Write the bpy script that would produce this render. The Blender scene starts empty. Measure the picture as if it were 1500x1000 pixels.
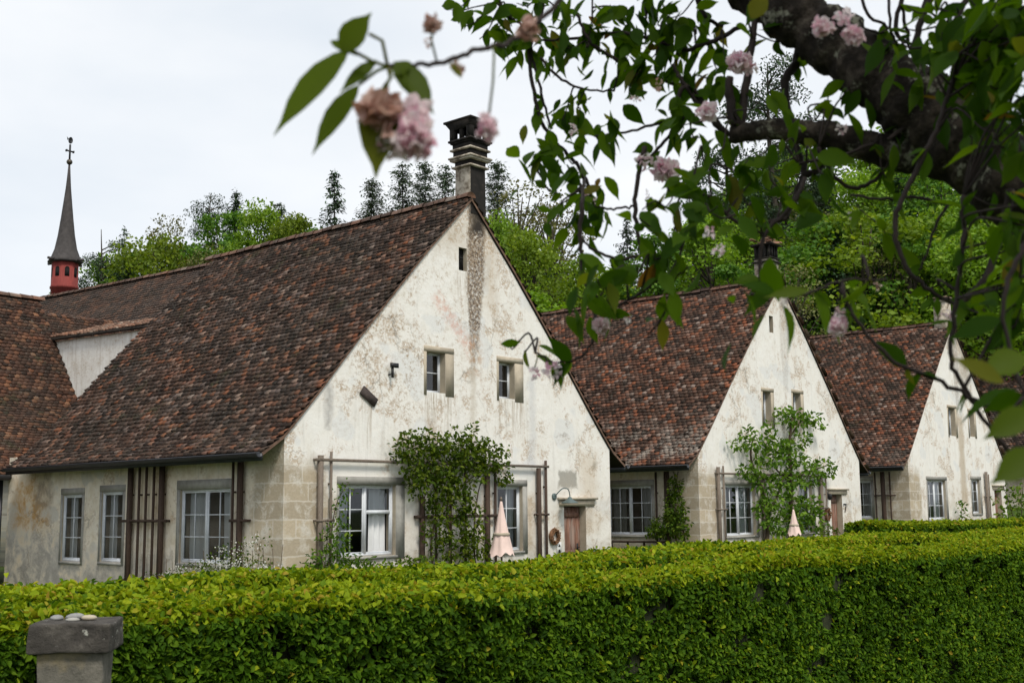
import bpy, math, random
import numpy as np
from mathutils import Matrix, Vector
random.seed(7)
RNG = np.random.default_rng(11)
SC = bpy.context.scene
COL = SC.collection

# ------------------------------------------------------------------ camera
F, PIT, ROL, PHI, EYE = 1741.243, 0.14, 0.0108, 0.7144, 1.6
cam_d = bpy.data.cameras.new('camera')
cam = bpy.data.objects.new('camera', cam_d); COL.objects.link(cam)
cp, sp, cr, sr = math.cos(PIT), math.sin(PIT), math.cos(ROL), math.sin(ROL)
R_, U_, FW = Vector((1, 0, 0)), Vector((0, -sp, cp)), Vector((0, cp, sp))
cx, cy, cz = cr*R_ - sr*U_, sr*R_ + cr*U_, -FW
cam.matrix_world = Matrix(((cx[0], cy[0], cz[0], 0), (cx[1], cy[1], cz[1], 0), (cx[2], cy[2], cz[2], EYE), (0, 0, 0, 1)))
cam_d.sensor_width = 36; cam_d.lens = F/1500*36; cam_d.clip_end = 3000; cam_d.clip_start = .05
cam_d.dof.use_dof = True; cam_d.dof.focus_distance = 31; cam_d.dof.aperture_fstop = 6.8
SC.camera = cam

# ------------------------------------------------------------------ light
SUN_EL, SUN_AZ = math.radians(52), math.atan2(.42, -.91)     # azimuth from +Y towards +X
wd = bpy.data.worlds.new('World'); SC.world = wd; wd.use_nodes = True
wt = wd.node_tree; wt.nodes.clear()
sky = wt.nodes.new('ShaderNodeTexSky'); sky.sky_type = 'NISHITA'; sky.sun_disc = False
sky.sun_elevation = SUN_EL; sky.sun_rotation = SUN_AZ; sky.air_density = 1.0; sky.dust_density = 2.0
hs = wt.nodes.new('ShaderNodeHueSaturation'); hs.inputs['Saturation'].default_value = .45
wt.links.new(sky.outputs[0], hs.inputs['Color'])
tc = wt.nodes.new('ShaderNodeTexCoord'); mp = wt.nodes.new('ShaderNodeMapping'); mp.inputs['Scale'].default_value = (1.2, 1.2, 3)
wt.links.new(tc.outputs['Generated'], mp.inputs[0])
nz = wt.nodes.new('ShaderNodeTexNoise'); nz.inputs['Scale'].default_value = 2.1; nz.inputs['Detail'].default_value = 5
wt.links.new(mp.outputs[0], nz.inputs['Vector'])
rp = wt.nodes.new('ShaderNodeValToRGB'); rp.color_ramp.elements[0].position = .33; rp.color_ramp.elements[1].position = .68
rp.color_ramp.elements[0].color = (4.75, 5.15, 5.6, 1); rp.color_ramp.elements[1].color = (6.2, 6.3, 6.4, 1)
wt.links.new(nz.outputs[0], rp.inputs[0])
mx = wt.nodes.new('ShaderNodeMix'); mx.data_type = 'RGBA'; mx.inputs[0].default_value = .88
wt.links.new(hs.outputs[0], mx.inputs[6]); wt.links.new(rp.outputs[0], mx.inputs[7])
bg = wt.nodes.new('ShaderNodeBackground'); bg.inputs['Strength'].default_value = .1
wo = wt.nodes.new('ShaderNodeOutputWorld')
wt.links.new(mx.outputs[2], bg.inputs[0]); wt.links.new(bg.outputs[0], wo.inputs[0])
sd = bpy.data.lights.new('sun', 'SUN'); sd.energy = 1.5; sd.angle = math.radians(14); sd.color = (1, .94, .83)
so = bpy.data.objects.new('sun', sd); COL.objects.link(so)
sv = Vector((math.sin(SUN_AZ)*math.cos(SUN_EL), math.cos(SUN_AZ)*math.cos(SUN_EL), math.sin(SUN_EL)))
so.rotation_euler = sv.to_track_quat('Z', 'Y').to_euler()
SC.view_settings.view_transform = 'Standard'; SC.view_settings.look = 'None'
SC.view_settings.exposure = 0.76; SC.view_settings.gamma = 1

# ------------------------------------------------------------------ measuring: camera rays onto the real planes of the houses
AX, AY, SP = -5.3774*.84, 28*.84, 18.03*.84
DG = np.array([math.sin(PHI), math.cos(PHI)]); DR = np.array([-math.cos(PHI), math.sin(PHI)])
ROT = math.atan2(DG[1], DG[0])
def ray(x, y):
    a, b = x-750, 500-y
    u = a*cr + b*sr; v = -a*sr + b*cr
    d = np.array([u, F, v])/F
    return np.array([d[0], d[1]*cp - d[2]*sp, d[1]*sp + d[2]*cp])
def at(x, y, D):
    d = ray(x, y); p = d*D/d[1]; p[2] += EYE; return p
def onplane(x, y, o, n):
    d = ray(x, y); t = (o[0]*n[0] + o[1]*n[1])/(d[0]*n[0] + d[1]*n[1]); p = d*t; p[2] += EYE; return p
def gp(x, y, h=0, r=0):                      # point on the gable plane of house h -> (u, z)
    o = np.array([AX, AY]) + DG*SP*h + DR*r; p = onplane(x, y, o, DR); return float(np.dot(p[:2]-o, DG)), float(p[2])
def sdp(x, y, h=0, u=0):                     # point on the long wall of house h -> (r, z)
    o = np.array([AX, AY]) + DG*(SP*h+u); p = onplane(x, y, o, DG); return float(np.dot(p[:2]-o, DR)), float(p[2])
def hw(u, r, z, h=0):
    q = np.array([AX, AY]) + DG*(SP*h+u) + DR*r; return np.array([q[0], q[1], z])
def ground_z(X, Y):
    X = np.asarray(X, float); Y = np.asarray(Y, float)
    p = (X-AX)*DG[0] + (Y-AY)*DG[1]; r = (X-AX)*DR[0] + (Y-AY)*DR[1]
    sm = lambda t: np.clip(t, 0, 1)**2*(3-2*np.clip(t, 0, 1))
    z = -.42 + .55*sm((p-8)/32)
    hl = sm((p+ r*.9 - 34)/60)
    z = z + 9*hl + 3.0*np.sin(X*.045+1)*hl + 13*sm((Y-110)/120)
    front = sm((-r-9)/4)
    z = z*(1-front) + front*(-1.0 - .6*sm((p)/18))
    return z

# ------------------------------------------------------------------ mesh helpers
class MB:
    def __init__(s): s.V = []; s.n = 0; s.L = []; s.S = []; s.M = []
    def arr(s, V, Fc, m=0):
        """V (N,3); Fc list of index arrays (K,k)"""
        V = np.asarray(V, float).reshape(-1, 3); s.V.append(V)
        for f in (Fc if isinstance(Fc, list) else [Fc]):
            f = np.asarray(f, np.int64); s.L.append((f+s.n).ravel()); s.S.append(np.full(len(f), f.shape[1])); s.M.append(np.full(len(f), m))
        s.n += len(V)
    def poly(s, pts, m=0): s.arr(pts, [np.arange(len(pts))[None]], m)
    def box(s, x0, x1, y0, y1, z0, z1, m=0, fn=None):
        V = np.array([(x, y, z) for z in (z0, z1) for y in (y0, y1) for x in (x0, x1)], float)
        if fn: V = np.array([fn(*p) for p in V])
        s.arr(V, [np.array([(0, 2, 3, 1), (4, 5, 7, 6), (0, 1, 5, 4), (2, 6, 7, 3), (0, 4, 6, 2), (1, 3, 7, 5)])], m)
    def tube(s, pts, rad, k=8, m=0, cap=True, rough=0):
        pts = np.asarray(pts, float); N = len(pts)
        rad = np.broadcast_to(np.asarray(rad, float), (N,))
        T = np.gradient(pts, axis=0); T /= np.linalg.norm(T, axis=1)[:, None]+1e-12
        ref = np.array([0, 0, 1.]) if abs(T[0][2]) < .9 else np.array([1., 0, 0])
        V = []
        for i in range(N):
            a = ref - T[i]*np.dot(ref, T[i]); a /= np.linalg.norm(a)+1e-12; ref = a; b = np.cross(T[i], a)
            th = np.arange(k)/k*2*math.pi
            rr = rad[i]*(1 + (RNG.uniform(-rough, rough, k) if rough else 0))
            V.append(pts[i] + (np.cos(th)*rr)[:, None]*a + (np.sin(th)*rr)[:, None]*b)
        V = np.concatenate(V)
        q = [(i*k+j, i*k+(j+1) % k, (i+1)*k+(j+1) % k, (i+1)*k+j) for i in range(N-1) for j in range(k)]
        Fc = [np.array(q)]
        if cap: Fc += [np.arange(k)[::-1][None], (np.arange(k)+(N-1)*k)[None]]
        s.arr(V, Fc, m)
    def lathe(s, prof, c, k=12, m=0, sx=1, sy=1):
        V = np.array([(c[0]+r*math.cos(2*math.pi*j/k)*sx, c[1]+r*math.sin(2*math.pi*j/k)*sy, c[2]+z) for r, z in prof for j in range(k)])
        q = [(i*k+j, i*k+(j+1) % k, (i+1)*k+(j+1) % k, (i+1)*k+j) for i in range(len(prof)-1) for j in range(k)]
        s.arr(V, [np.array(q), np.arange(k)[::-1][None], (np.arange(k)+(len(prof)-1)*k)[None]], m)
    def build(s, name, mats, parent=None, smooth=False, loc=None, rz=0):
        me = bpy.data.meshes.new(name)
        V = np.concatenate(s.V).astype(np.float32); L = np.concatenate(s.L).astype(np.int32); S = np.concatenate(s.S)
        me.vertices.add(len(V)); me.vertices.foreach_set('co', V.ravel())
        me.loops.add(len(L)); me.loops.foreach_set('vertex_index', L)
        st = np.concatenate([[0], np.cumsum(S)[:-1]]).astype(np.int32)
        me.polygons.add(len(S)); me.polygons.foreach_set('loop_start', st)
        mats = mats if isinstance(mats, (list, tuple)) else [mats]
        for m in mats: me.materials.append(m)
        me.polygons.foreach_set('material_index', np.concatenate(s.M).astype(np.int32))
        if smooth: me.polygons.foreach_set('use_smooth', np.ones(len(S), bool))
        me.update(calc_edges=True)
        o = bpy.data.objects.new(name, me); COL.objects.link(o)
        if parent: o.parent = parent
        if loc is not None: o.location = loc
        o.rotation_euler[2] = rz
        return o
def empty(name, loc, rz=0):
    o = bpy.data.objects.new(name, None); COL.objects.link(o); o.location = loc; o.rotation_euler[2] = rz; o.empty_display_size = .2; return o
def tag(o, label=None, cat=None, group=None, kind=None):
    for k, v in (('label', label), ('category', cat), ('group', group), ('kind', kind)):
        if v: o[k] = v
    return o
def spline(P, n=6):
    """Catmull-Rom through P"""
    P = np.asarray(P, float)
    if len(P) < 3: return np.array([P[0]+(P[-1]-P[0])*t for t in np.linspace(0, 1, n+1)])
    Q = np.vstack([2*P[0]-P[1], P, 2*P[-1]-P[-2]]); out = []
    for i in range(1, len(Q)-2):
        a, b, c, d = Q[i-1], Q[i], Q[i+1], Q[i+2]
        for t in np.linspace(0, 1, n, endpoint=False):
            out.append(.5*((2*b) + (c-a)*t + (2*a-5*b+4*c-d)*t*t + (3*b-a-3*c+d)*t**3))
    out.append(P[-1]); return np.array(out)
def unit(v): return v/(np.linalg.norm(v, axis=-1, keepdims=True)+1e-9)
def frames(axis, nrm):
    a = unit(axis); n = nrm - a*np.sum(nrm*a, 1, keepdims=True); n = unit(n); return a, n, np.cross(n, a)
def hexleaves(mb, P, axis, nrm, L, W, m=0, fold=.25):
    """leaf of two folded halves; P base points, axis = direction to the tip"""
    N = len(P); a, n, s = frames(axis, nrm); L = np.broadcast_to(L, (N,))[:, None]; W = np.broadcast_to(W, (N,))[:, None]
    h = n*W*fold
    V = np.stack([P, P+a*L*.28+s*W*.46+h, P+a*L*.66+s*W*.36+h*.7, P+a*L-n*L*.10, P+a*L*.66-s*W*.36+h*.7, P+a*L*.28-s*W*.46+h], 1).reshape(-1, 3)
    b = (np.arange(N)*6)[:, None]
    mb.arr(V, [b+np.array([0, 1, 2, 3]), b+np.array([0, 3, 4, 5])], m)
def bigleaves(mb, P, axis, nrm, L, W, m=0, droop=.25, fold=.16):
    """near leaf with midrib, drooping tip and serration-free oval outline"""
    N = len(P); a, n, s = frames(axis, nrm); L = np.broadcast_to(L, (N,))[:, None]; W = np.broadcast_to(W, (N,))[:, None]
    ts = [0, .12, .3, .48, .68, .86, 1.0]; ws = [0.02, .27, .47, .5, .36, .11, 0.0]
    dr = np.broadcast_to(droop, (N,))[:, None]
    V = []
    for t, w in zip(ts, ws):
        c = P + a*L*t - n*L*dr*t*t
        V += [c, c+s*W*w+n*W*fold*w*2, c-s*W*w+n*W*fold*w*2]
    V = np.stack(V, 1).reshape(-1, 3); b = (np.arange(N)*21)[:, None]; Fc = []
    for i in range(6):
        Fc += [b+np.array([3*i, 3*i+3, 3*i+4, 3*i+1]), b+np.array([3*i, 3*i+2, 3*i+5, 3*i+3])]
    mb.arr(V, Fc, m)
def cards(mb, P, size, m=0, nrm=None, asp=.6, axis=None):
    N = len(P); a = unit(RNG.normal(size=(N, 3))) if axis is None else unit(axis); n = RNG.normal(size=(N, 3)) if nrm is None else nrm
    a, n, s = frames(a, n); size = np.broadcast_to(size, (N,))[:, None]
    V = np.stack([P-a*size*.5, P+s*size*asp*.5-a*size*.05, P+a*size*.5, P-s*size*asp*.5-a*size*.05], 1).reshape(-1, 3)
    mb.arr(V, [(np.arange(N)*4)[:, None]+np.arange(4)], m)

# ------------------------------------------------------------------ materials
class NT:
    def __init__(s, name):
        s.mat = bpy.data.materials.new(name); s.mat.use_nodes = True; s.t = s.mat.node_tree; s.t.nodes.clear()
        s.out = s.t.nodes.new('ShaderNodeOutputMaterial')
    def n(s, typ, **kw):
        x = s.t.nodes.new('ShaderNode'+typ)
        for k, v in kw.items(): setattr(x, k, v)
        return x
    def put(s, sock, v):
        if isinstance(v, bpy.types.NodeSocket): s.t.links.new(v, sock)
        elif v is not None:
            if isinstance(v, (tuple, list)) and len(v) == 3 and sock.type == 'RGBA': v = (*v, 1)
            sock.default_value = v
    def obj(s): return s.n('TexCoord').outputs['Object']
    def sep(s, v): x = s.n('SeparateXYZ'); s.put(x.inputs[0], v); return x.outputs
    def comb(s, a, b, c=0): x = s.n('CombineXYZ'); [s.put(x.inputs[i], v) for i, v in enumerate((a, b, c))]; return x.outputs[0]
    def m(s, op, a, b=0, c=None, clamp=False):
        x = s.n('Math', operation=op, use_clamp=clamp); s.put(x.inputs[0], a); s.put(x.inputs[1], b)
        if c is not None: s.put(x.inputs[2], c)
        return x.outputs[0]
    def noise(s, v, sc=5, det=4, ro=.55, dist=0):
        x = s.n('TexNoise'); s.put(x.inputs['Vector'], v); x.inputs['Scale'].default_value = sc; x.inputs['Detail'].default_value = det
        x.inputs['Roughness'].default_value = ro; x.inputs['Distortion'].default_value = dist; return x.outputs[0]
    def voro(s, v, sc=5, feat='F1'):
        x = s.n('TexVoronoi', feature=feat); s.put(x.inputs['Vector'], v); x.inputs['Scale'].default_value = sc; return x.outputs[0]
    def scale(s, v, sx, sy, sz): x = s.n('Mapping'); s.put(x.inputs[0], v); x.inputs['Scale'].default_value = (sx, sy, sz); return x.outputs[0]
    def ramp(s, f, stops, interp='LINEAR'):
        x = s.n('ValToRGB'); s.put(x.inputs[0], f); e = x.color_ramp.elements; x.color_ramp.interpolation = interp
        while len(e) < len(stops): e.new(.5)
        for k, (p, c) in zip(e, stops): k.position = p; k.color = (*c, 1) if not isinstance(c, (int, float)) else (c, c, c, 1)
        return x.outputs[0]
    def mr(s, v, a, b, c=0, d=1):
        x = s.n('MapRange'); s.put(x.inputs[0], v)
        for i, k in enumerate((a, b, c, d)): x.inputs[i+1].default_value = k
        return x.outputs[0]
    def mix(s, f, a, b, bt='MIX'):
        x = s.n('Mix', data_type='RGBA', blend_type=bt); s.put(x.inputs[0], f); s.put(x.inputs[6], a); s.put(x.inputs[7], b); return x.outputs[2]
    def island(s): return s.n('NewGeometry').outputs['Random Per Island']
    def oinfo(s): return s.n('ObjectInfo').outputs['Random']
    def bump(s, h, st=.3, d=.02): x = s.n('Bump'); x.inputs['Strength'].default_value = st; x.inputs['Distance'].default_value = d; s.put(x.inputs['Height'], h); return x.outputs[0]
    def pr(s, col, rough=.8, normal=None, spec=.3, metal=0):
        x = s.n('BsdfPrincipled'); s.put(x.inputs['Base Color'], col); s.put(x.inputs['Roughness'], rough)
        x.inputs['Specular IOR Level'].default_value = spec; x.inputs['Metallic'].default_value = metal
        if normal is not None: s.put(x.inputs['Normal'], normal)
        return x.outputs[0]
    def end(s, sh): s.t.links.new(sh, s.out.inputs[0]); return s.mat
    def box(s, a, b, a0, a1, b0, b1, soft=.1):
        """1 inside the rectangle, soft rim"""
        da = s.m('SUBTRACT', s.m('ABSOLUTE', s.m('SUBTRACT', a, (a0+a1)/2)), (a1-a0)/2)
        db = s.m('SUBTRACT', s.m('ABSOLUTE', s.m('SUBTRACT', b, (b0+b1)/2)), (b1-b0)/2)
        return s.mr(s.m('MAXIMUM', da, db), soft, -soft)

def simple(name, col, rough=.7, var=.25, sc=8, bump=.15, spec=.3, metal=0, stretch=None):
    t = NT(name); v = t.obj()
    if stretch: v = t.scale(v, *stretch)
    n = t.noise(v, sc, 5, .6); n2 = t.noise(v, sc*.17, 3)
    c = t.mix(t.mr(n, .3, .7), tuple(k*(1-var) for k in col), tuple(min(1, k*(1+var)) for k in col))
    c = t.mix(t.mr(n2, .4, .7, 0, .5), c, tuple(k*.6 for k in col))
    return t.end(t.pr(c, rough, t.bump(n, bump, .01), spec, metal))

def leafmat(name, stops, trans=.3, rough=.5, noise_sc=.6, dark=.5, objvar=True, spec=.35, tint=(1.15, 1.1, .5)):
    t = NT(name); v = t.n('NewGeometry').outputs['Position']
    c = t.ramp(t.island(), stops)
    c = t.mix(t.mr(t.noise(v, noise_sc, 3), .38, .68, 0, dark), c, t.mix(1, c, (.45, .5, .4), 'MULTIPLY'))
    if objvar:
        h = t.n('HueSaturation'); t.put(h.inputs['Hue'], t.mr(t.oinfo(), 0, 1, .485, .515)); t.put(h.inputs['Value'], t.mr(t.oinfo(), 0, 1, .75, 1.2)); t.put(h.inputs['Color'], c); c = h.outputs[0]
    p = t.pr(c, rough, None, spec)
    tr = t.n('BsdfTranslucent'); t.put(tr.inputs[0], t.mix(1, c, tint, 'MULTIPLY'))
    ms = t.n('MixShader'); ms.inputs[0].default_value = trans
    t.t.links.new(p, ms.inputs[1]); t.t.links.new(tr.outputs[0], ms.inputs[2]); return t.end(ms.outputs[0])

def tilemat(name, stops, moss=.4, pale=.0):
    t = NT(name); v = t.obj()
    c = t.ramp(t.island(), stops)
    pos = t.n('NewGeometry').outputs['Position']
    n = t.noise(pos, 22, 5, .65); big = t.noise(pos, .55, 4, .6)
    c = t.mix(t.mr(n, .42, .75, 0, .6), c, t.mix(1, c, (.45, .43, .40), 'MULTIPLY'))
    run = t.noise(t.scale(v, 1, 3.0, .35) , 1.3, 5, .6); c = t.mix(t.mr(run, .52, .68, 0, .65), c, (.030, .027, .021)); c = t.mix(t.m('MULTIPLY', t.mr(t.noise(pos, 1.15, 5, .7), .58, .66), t.mr(n, .4, .6), clamp=True), c, (.055, .058, .028)) if moss > .44 else c
    wash = t.noise(pos, .9, 3, .5); c = t.mix(t.mr(wash, .45, .65, 0, .5), c, t.mix(1, c, (1.35, .95, .75), 'MULTIPLY'))
    c = t.mix(t.mr(big, .42, .68, 0, moss), c, (.035, .03, .024))
    if pale:
        lich = t.m('MULTIPLY', t.mr(t.sep(v)[2], 4.7, 3.2), t.mr(t.noise(pos, 1.6, 4), .42, .6), clamp=True)
        lich = t.m('MULTIPLY', lich, t.mr(t.noise(pos, 9, 4), .4, .55)); c = t.mix(t.m('MULTIPLY', lich, pale), c, (.33, .29, .25))
    sp_ = t.m('MULTIPLY', t.mr(t.noise(pos, 13, 3), .62, .7), .5); c = t.mix(sp_, c, (.24, .22, .19))
    return t.end(t.pr(c, .85, t.bump(n, .25, .01), .25))
TILE_DARK = [(0, (.022, .015, .012)), (.25, (.040, .026, .020)), (.48, (.066, .042, .032)), (.66, (.100, .066, .050)), (.80, (.14, .108, .096)), (.89, (.165, .072, .042)), (.94, (.22, .10, .055)), (1, (.26, .21, .18))]
TILE_RED = [(0, (.026, .017, .013)), (.22, (.055, .032, .023)), (.44, (.10, .055, .038)), (.62, (.14, .085, .064)), (.76, (.18, .078, .046)), (.88, (.28, .105, .052)), (.94, (.21, .155, .13)), (1, (.33, .25, .21))]
TILE_OLD = [(0, (.028, .018, .014)), (.25, (.055, .029, .020)), (.5, (.078, .043, .031)), (.78, (.115, .060, .039)), (.92, (.17, .078, .042)), (1, (.22, .13, .08))]
M = {}
M['tile_dark'] = tilemat('roof_tile_dark', TILE_DARK, .45)
M['tile_red'] = tilemat('roof_tile_red', TILE_RED, .35, .85)
M['tile_red_far'] = tilemat('roof_tile_red_far', TILE_RED, .5, .2)
M['tile_old'] = tilemat('roof_tile_old', TILE_OLD, .5)
M['tile_church'] = tilemat('roof_tile_church', [(0, (.055, .040, .033)), (.5, (.082, .055, .043)), (.85, (.115, .072, .052)), (1, (.16, .09, .06))], .3)
M['ridge'] = tilemat('ridge_tile', [(0, (.13, .082, .062)), (.5, (.25, .155, .115)), (.8, (.33, .19, .13)), (1, (.42, .36, .30))], .15)
M['soffit'] = simple('eave_wood', (.030, .023, .018), .85)
M['verge'] = simple('verge_mortar', (.17, .105, .075), .9, .4, 9, .3)
M['gutter'] = simple('gutter_metal', (.035, .038, .045), .45, .2, 4, .05, .5, .3)
M['frame'] = simple('window_paint', (.70, .73, .77), .5, .08, 12, .05)
M['stone'] = simple('window_stone', (.36, .35, .32), .85, .18, 7)
M['stone_beige'] = simple('sandstone_surround', (.46, .40, .31), .85, .15, 7)
M['post'] = simple('trellis_wood', (.075, .050, .038), .85, .4, 14, .3, .2, 0, (6, 6, 1))
M['post_pale'] = simple('weathered_wood', (.19, .155, .125), .85, .35, 14, .3, .2, 0, (6, 6, 1))
M['metal_dark'] = simple('dark_iron', (.03, .03, .032), .5, .3, 10, .1, .4, .4)
M['rust'] = simple('rusty_plate', (.06, .045, .04), .75, .4, 12)
M['lamp'] = simple('lamp_enamel', (.10, .14, .14), .4, .15, 6, .05, .5)
M['door'] = None
M['curtain'] = simple('curtain_cloth', (.78, .79, .80), .9, .06, 3, .05)
M['parasol'] = simple('parasol_cloth', (.78, .60, .54), .9, .08, 5, .1)
M['bark'] = simple('tree_bark', (.055, .046, .036), .95, .5, 3, .5)
M['bark_pale'] = simple('pale_bark', (.16, .145, .125), .95, .4, 3, .5)
M['stem'] = simple('plant_stem', (.075, .055, .035), .9, .3, 9)
M['wicker'] = simple('dried_wreath', (.20, .105, .055), .9, .5, 30, .5)
M['white_sign'] = simple('sign_white', (.80, .80, .78), .5, .04)
M['pebble'] = simple('pebble_stone', (.27, .27, .265), .7, .25, 20)
M['black'] = simple('black_paint', (.012, .012, .013), .5, .1)
M['red_wood'] = simple('red_painted_boards', (.22, .040, .034), .75, .25, 4, .15, .3, 0, (5, 5, .6))
M['slate'] = simple('spire_shingle', (.062, .056, .055), .8, .3, 6, .3)
M['bronze'] = simple('finial_metal', (.10, .085, .065), .45, .3, 8, .1, .5, .6)
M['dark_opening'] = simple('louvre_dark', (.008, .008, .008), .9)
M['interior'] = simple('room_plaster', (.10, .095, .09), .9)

t = NT('window_glass'); g = t.n('BsdfGlossy'); g.inputs['Roughness'].default_value = .03; g.inputs[0].default_value = (.95, .97, 1, 1)
tr = t.n('BsdfTransparent'); tr.inputs[0].default_value = (.72, .75, .76, 1); fr = t.n('Fresnel'); fr.inputs[0].default_value = 1.5
t.put(fr.inputs[1], t.bump(t.noise(t.obj(), 1.7, 1), .05, .05)); t.put(g.inputs['Normal'], t.bump(t.noise(t.obj(), 1.7, 1), .05, .05))
ms = t.n('MixShader'); t.put(ms.inputs[0], t.m('MULTIPLY_ADD', fr.outputs[0], 1.0, .03)); t.t.links.new(tr.outputs[0], ms.inputs[1]); t.t.links.new(g.outputs[0], ms.inputs[2]); M['glass'] = t.end(ms.outputs[0])

t = NT('old_door_boards'); v = t.obj(); n = t.noise(t.scale(v, 14, 14, 1.2), 2.2, 5, .65); big = t.noise(t.scale(v, 6, 6, 1), 1.3, 3)
c = t.ramp(n, [(.3, (.10, .050, .034)), (.5, (.21, .105, .072)), (.7, (.30, .18, .135))]); c = t.mix(t.mr(big, .52, .62, 0, .55), c, (.30, .25, .215))
z = t.sep(v)[2]; c = t.mix(t.m('MULTIPLY', t.mr(z, .75, .35), .7), c, (.08, .055, .045))
M['door'] = t.end(t.pr(c, .8, t.bump(n, .35, .01)))

def plaster(name, side=False, streak=0, quoin=1.0, extras=None, warm=1.0):
    t = NT(name); v = t.obj(); X, Y, Z = t.sep(v)
    a = Y if side else X
    P = t.comb(a, Z, 0)
    wob = t.m('MULTIPLY', t.m('SUBTRACT', t.noise(P, 2.2, 6, .65), .5), .9)
    wob2 = t.m('MULTIPLY', t.m('SUBTRACT', t.noise(t.scale(P, 1, 1, 1), 6.5, 5, .7), .5), .5)
    aw = t.m('ADD', a, wob); zw = t.m('ADD', Z, t.m('ADD', wob2, t.m('MULTIPLY', wob, .4)))
    n_fine = t.noise(P, 16, 6, .7); n_mid = t.noise(P, 2.6, 6, .68, .3); n_big = t.noise(P, .55, 4, .6)
    n_run = t.noise(t.scale(P, 3.0, .28, 1), 1.6, 5, .65)
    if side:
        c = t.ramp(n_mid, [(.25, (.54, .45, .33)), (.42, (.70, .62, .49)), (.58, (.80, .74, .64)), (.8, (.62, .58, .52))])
    else:
        c = t.ramp(n_mid, [(.22, (.72, .68, .60)), (.40, (.81, .785, .735)), (.62, (.85, .835, .80)), (.8, (.80, .79, .77))])
    # exposed undercoat: beige, pitted
    patch = t.m('MULTIPLY', t.mr(t.m('ADD', n_mid, t.m('MULTIPLY', t.m('SUBTRACT', n_big, .5), .9)), .515, .63), t.mr(n_fine, .42, .55), clamp=True)
    c = t.mix(t.m('MULTIPLY', patch, .72), c, (.46, .325, .20) if not side else (.44, .32, .19))
    rust = t.m('MULTIPLY', t.mr(t.noise(P, 4.3, 5, .7), .60, .72), t.mr(t.noise(P, 23, 4, .7), .42, .6), clamp=True)
    c = t.mix(t.m('MULTIPLY', rust, .7), c, (.36, .20, .105))
    # rain runs
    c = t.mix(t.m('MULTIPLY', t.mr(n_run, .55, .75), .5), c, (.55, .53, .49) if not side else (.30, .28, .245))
    # smooth repair patches, cool grey-white
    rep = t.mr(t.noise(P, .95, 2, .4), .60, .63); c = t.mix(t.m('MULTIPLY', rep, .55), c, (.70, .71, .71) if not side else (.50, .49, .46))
    if not side:
        # pitted area
        for (a0, a1, b0, b1, k) in (extras or {}).get('pits', ()):
            k = min(1, k*1.25)
            mk = t.m('MULTIPLY', t.box(aw, zw, a0, a1, b0, b1, .8), t.m('MULTIPLY', t.mr(t.noise(P, 8.5, 6, .78), .50, .62), t.mr(t.noise(P, 1.1, 3, .6), .40, .56), clamp=True), clamp=True)
            c = t.mix(t.m('MULTIPLY', mk, k), c, (.36, .255, .155))
        if streak:
            # soot and damp below the chimney
            hw_ = t.mr(Z, 4.6, 7.0, .08, .31)
            d = t.m('SUBTRACT', t.m('ABSOLUTE', t.m('SUBTRACT', t.m('ADD', a, t.m('MULTIPLY', wob, .13)), t.mr(Z, 4.5, 8.8, 5.50, 5.66))), hw_)
            mk = t.m('MULTIPLY', t.mr(t.m('ADD', d, t.m('MULTIPLY', t.m('SUBTRACT', t.noise(P, 11, 5, .75), .5), .30)), .04, -.05), t.mr(t.m('ADD', Z, t.m('MULTIPLY', wob, 1.6)), 4.2, 5.9), clamp=True)
            mk = t.m('MULTIPLY', mk, t.mr(t.noise(P, 13, 6, .8), .36, .52), clamp=True)
            c = t.mix(t.m('MULTIPLY', mk, streak), c, t.ramp(t.noise(P, 15, 5, .7), [(.3, (.05, .034, .024)), (.48, (.12, .078, .05)), (.6, (.34, .25, .165)), (.75, (.52, .44, .34))]))
            mk2 = t.m('MULTIPLY', t.box(t.m('ADD', a, t.m('MULTIPLY', wob2, .35)), zw, 5.44, 5.93, 8.1, 9.5, .10), min(1, streak*1.05)); c = t.mix(mk2, c, (.045, .038, .033))
            mk3 = t.m('MULTIPLY', t.box(aw, zw, 5.95, 6.3, 6.2, 8.2, .2), .45*streak); c = t.mix(mk3, c, (.45, .33, .2))
            mk4 = t.m('MULTIPLY', t.box(aw, zw, 4.2, 5.3, 7.6, 8.3, .35), .5*streak); c = t.mix(mk4, c, (.42, .33, .22))
        if (extras or {}).get('red'):
            # old red paint band, slanting
            q = t.m('ADD', t.m('MULTIPLY', t.m('SUBTRACT', a, 4.3), .70), t.m('MULTIPLY', t.m('SUBTRACT', Z, 6.4), .72))
            q2 = t.m('SUBTRACT', t.m('MULTIPLY', t.m('SUBTRACT', a, 4.3), .72), t.m('MULTIPLY', t.m('SUBTRACT', Z, 6.4), .70))
            mk = t.m('MULTIPLY', t.box(t.m('ADD', q, t.m('MULTIPLY', wob2, .2)), q2, -.17, .17, -.1, 1.55, .08), t.mr(t.noise(P, 8, 5, .7), .40, .62), clamp=True)
            c = t.mix(t.m('MULTIPLY', mk, .6), c, (.62, .30, .21))
            mk = t.m('MULTIPLY', t.box(aw, zw, 5.3, 5.75, 4.7, 5.7, .2), t.mr(t.noise(P, 6, 5, .7), .45, .6), clamp=True); c = t.mix(t.m('MULTIPLY', mk, .7), c, (.44, .27, .15))
        for (a0, a1, b0, b1, col, k, sf) in (extras or {}).get('patch', ()):
            c = t.mix(t.m('MULTIPLY', t.box(t.m('ADD', a, t.m('MULTIPLY', wob, .5)), t.m('ADD', Z, t.m('MULTIPLY', wob2, .6)), a0, a1, b0, b1, sf), k), c, col)
        low = t.m('MULTIPLY', t.mr(zw, 2.7, 1.6), .5, clamp=True); c = t.mix(t.m('MULTIPLY', low, t.mr(n_mid, .35, .6)), c, (.50, .42, .32))
    else:
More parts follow.
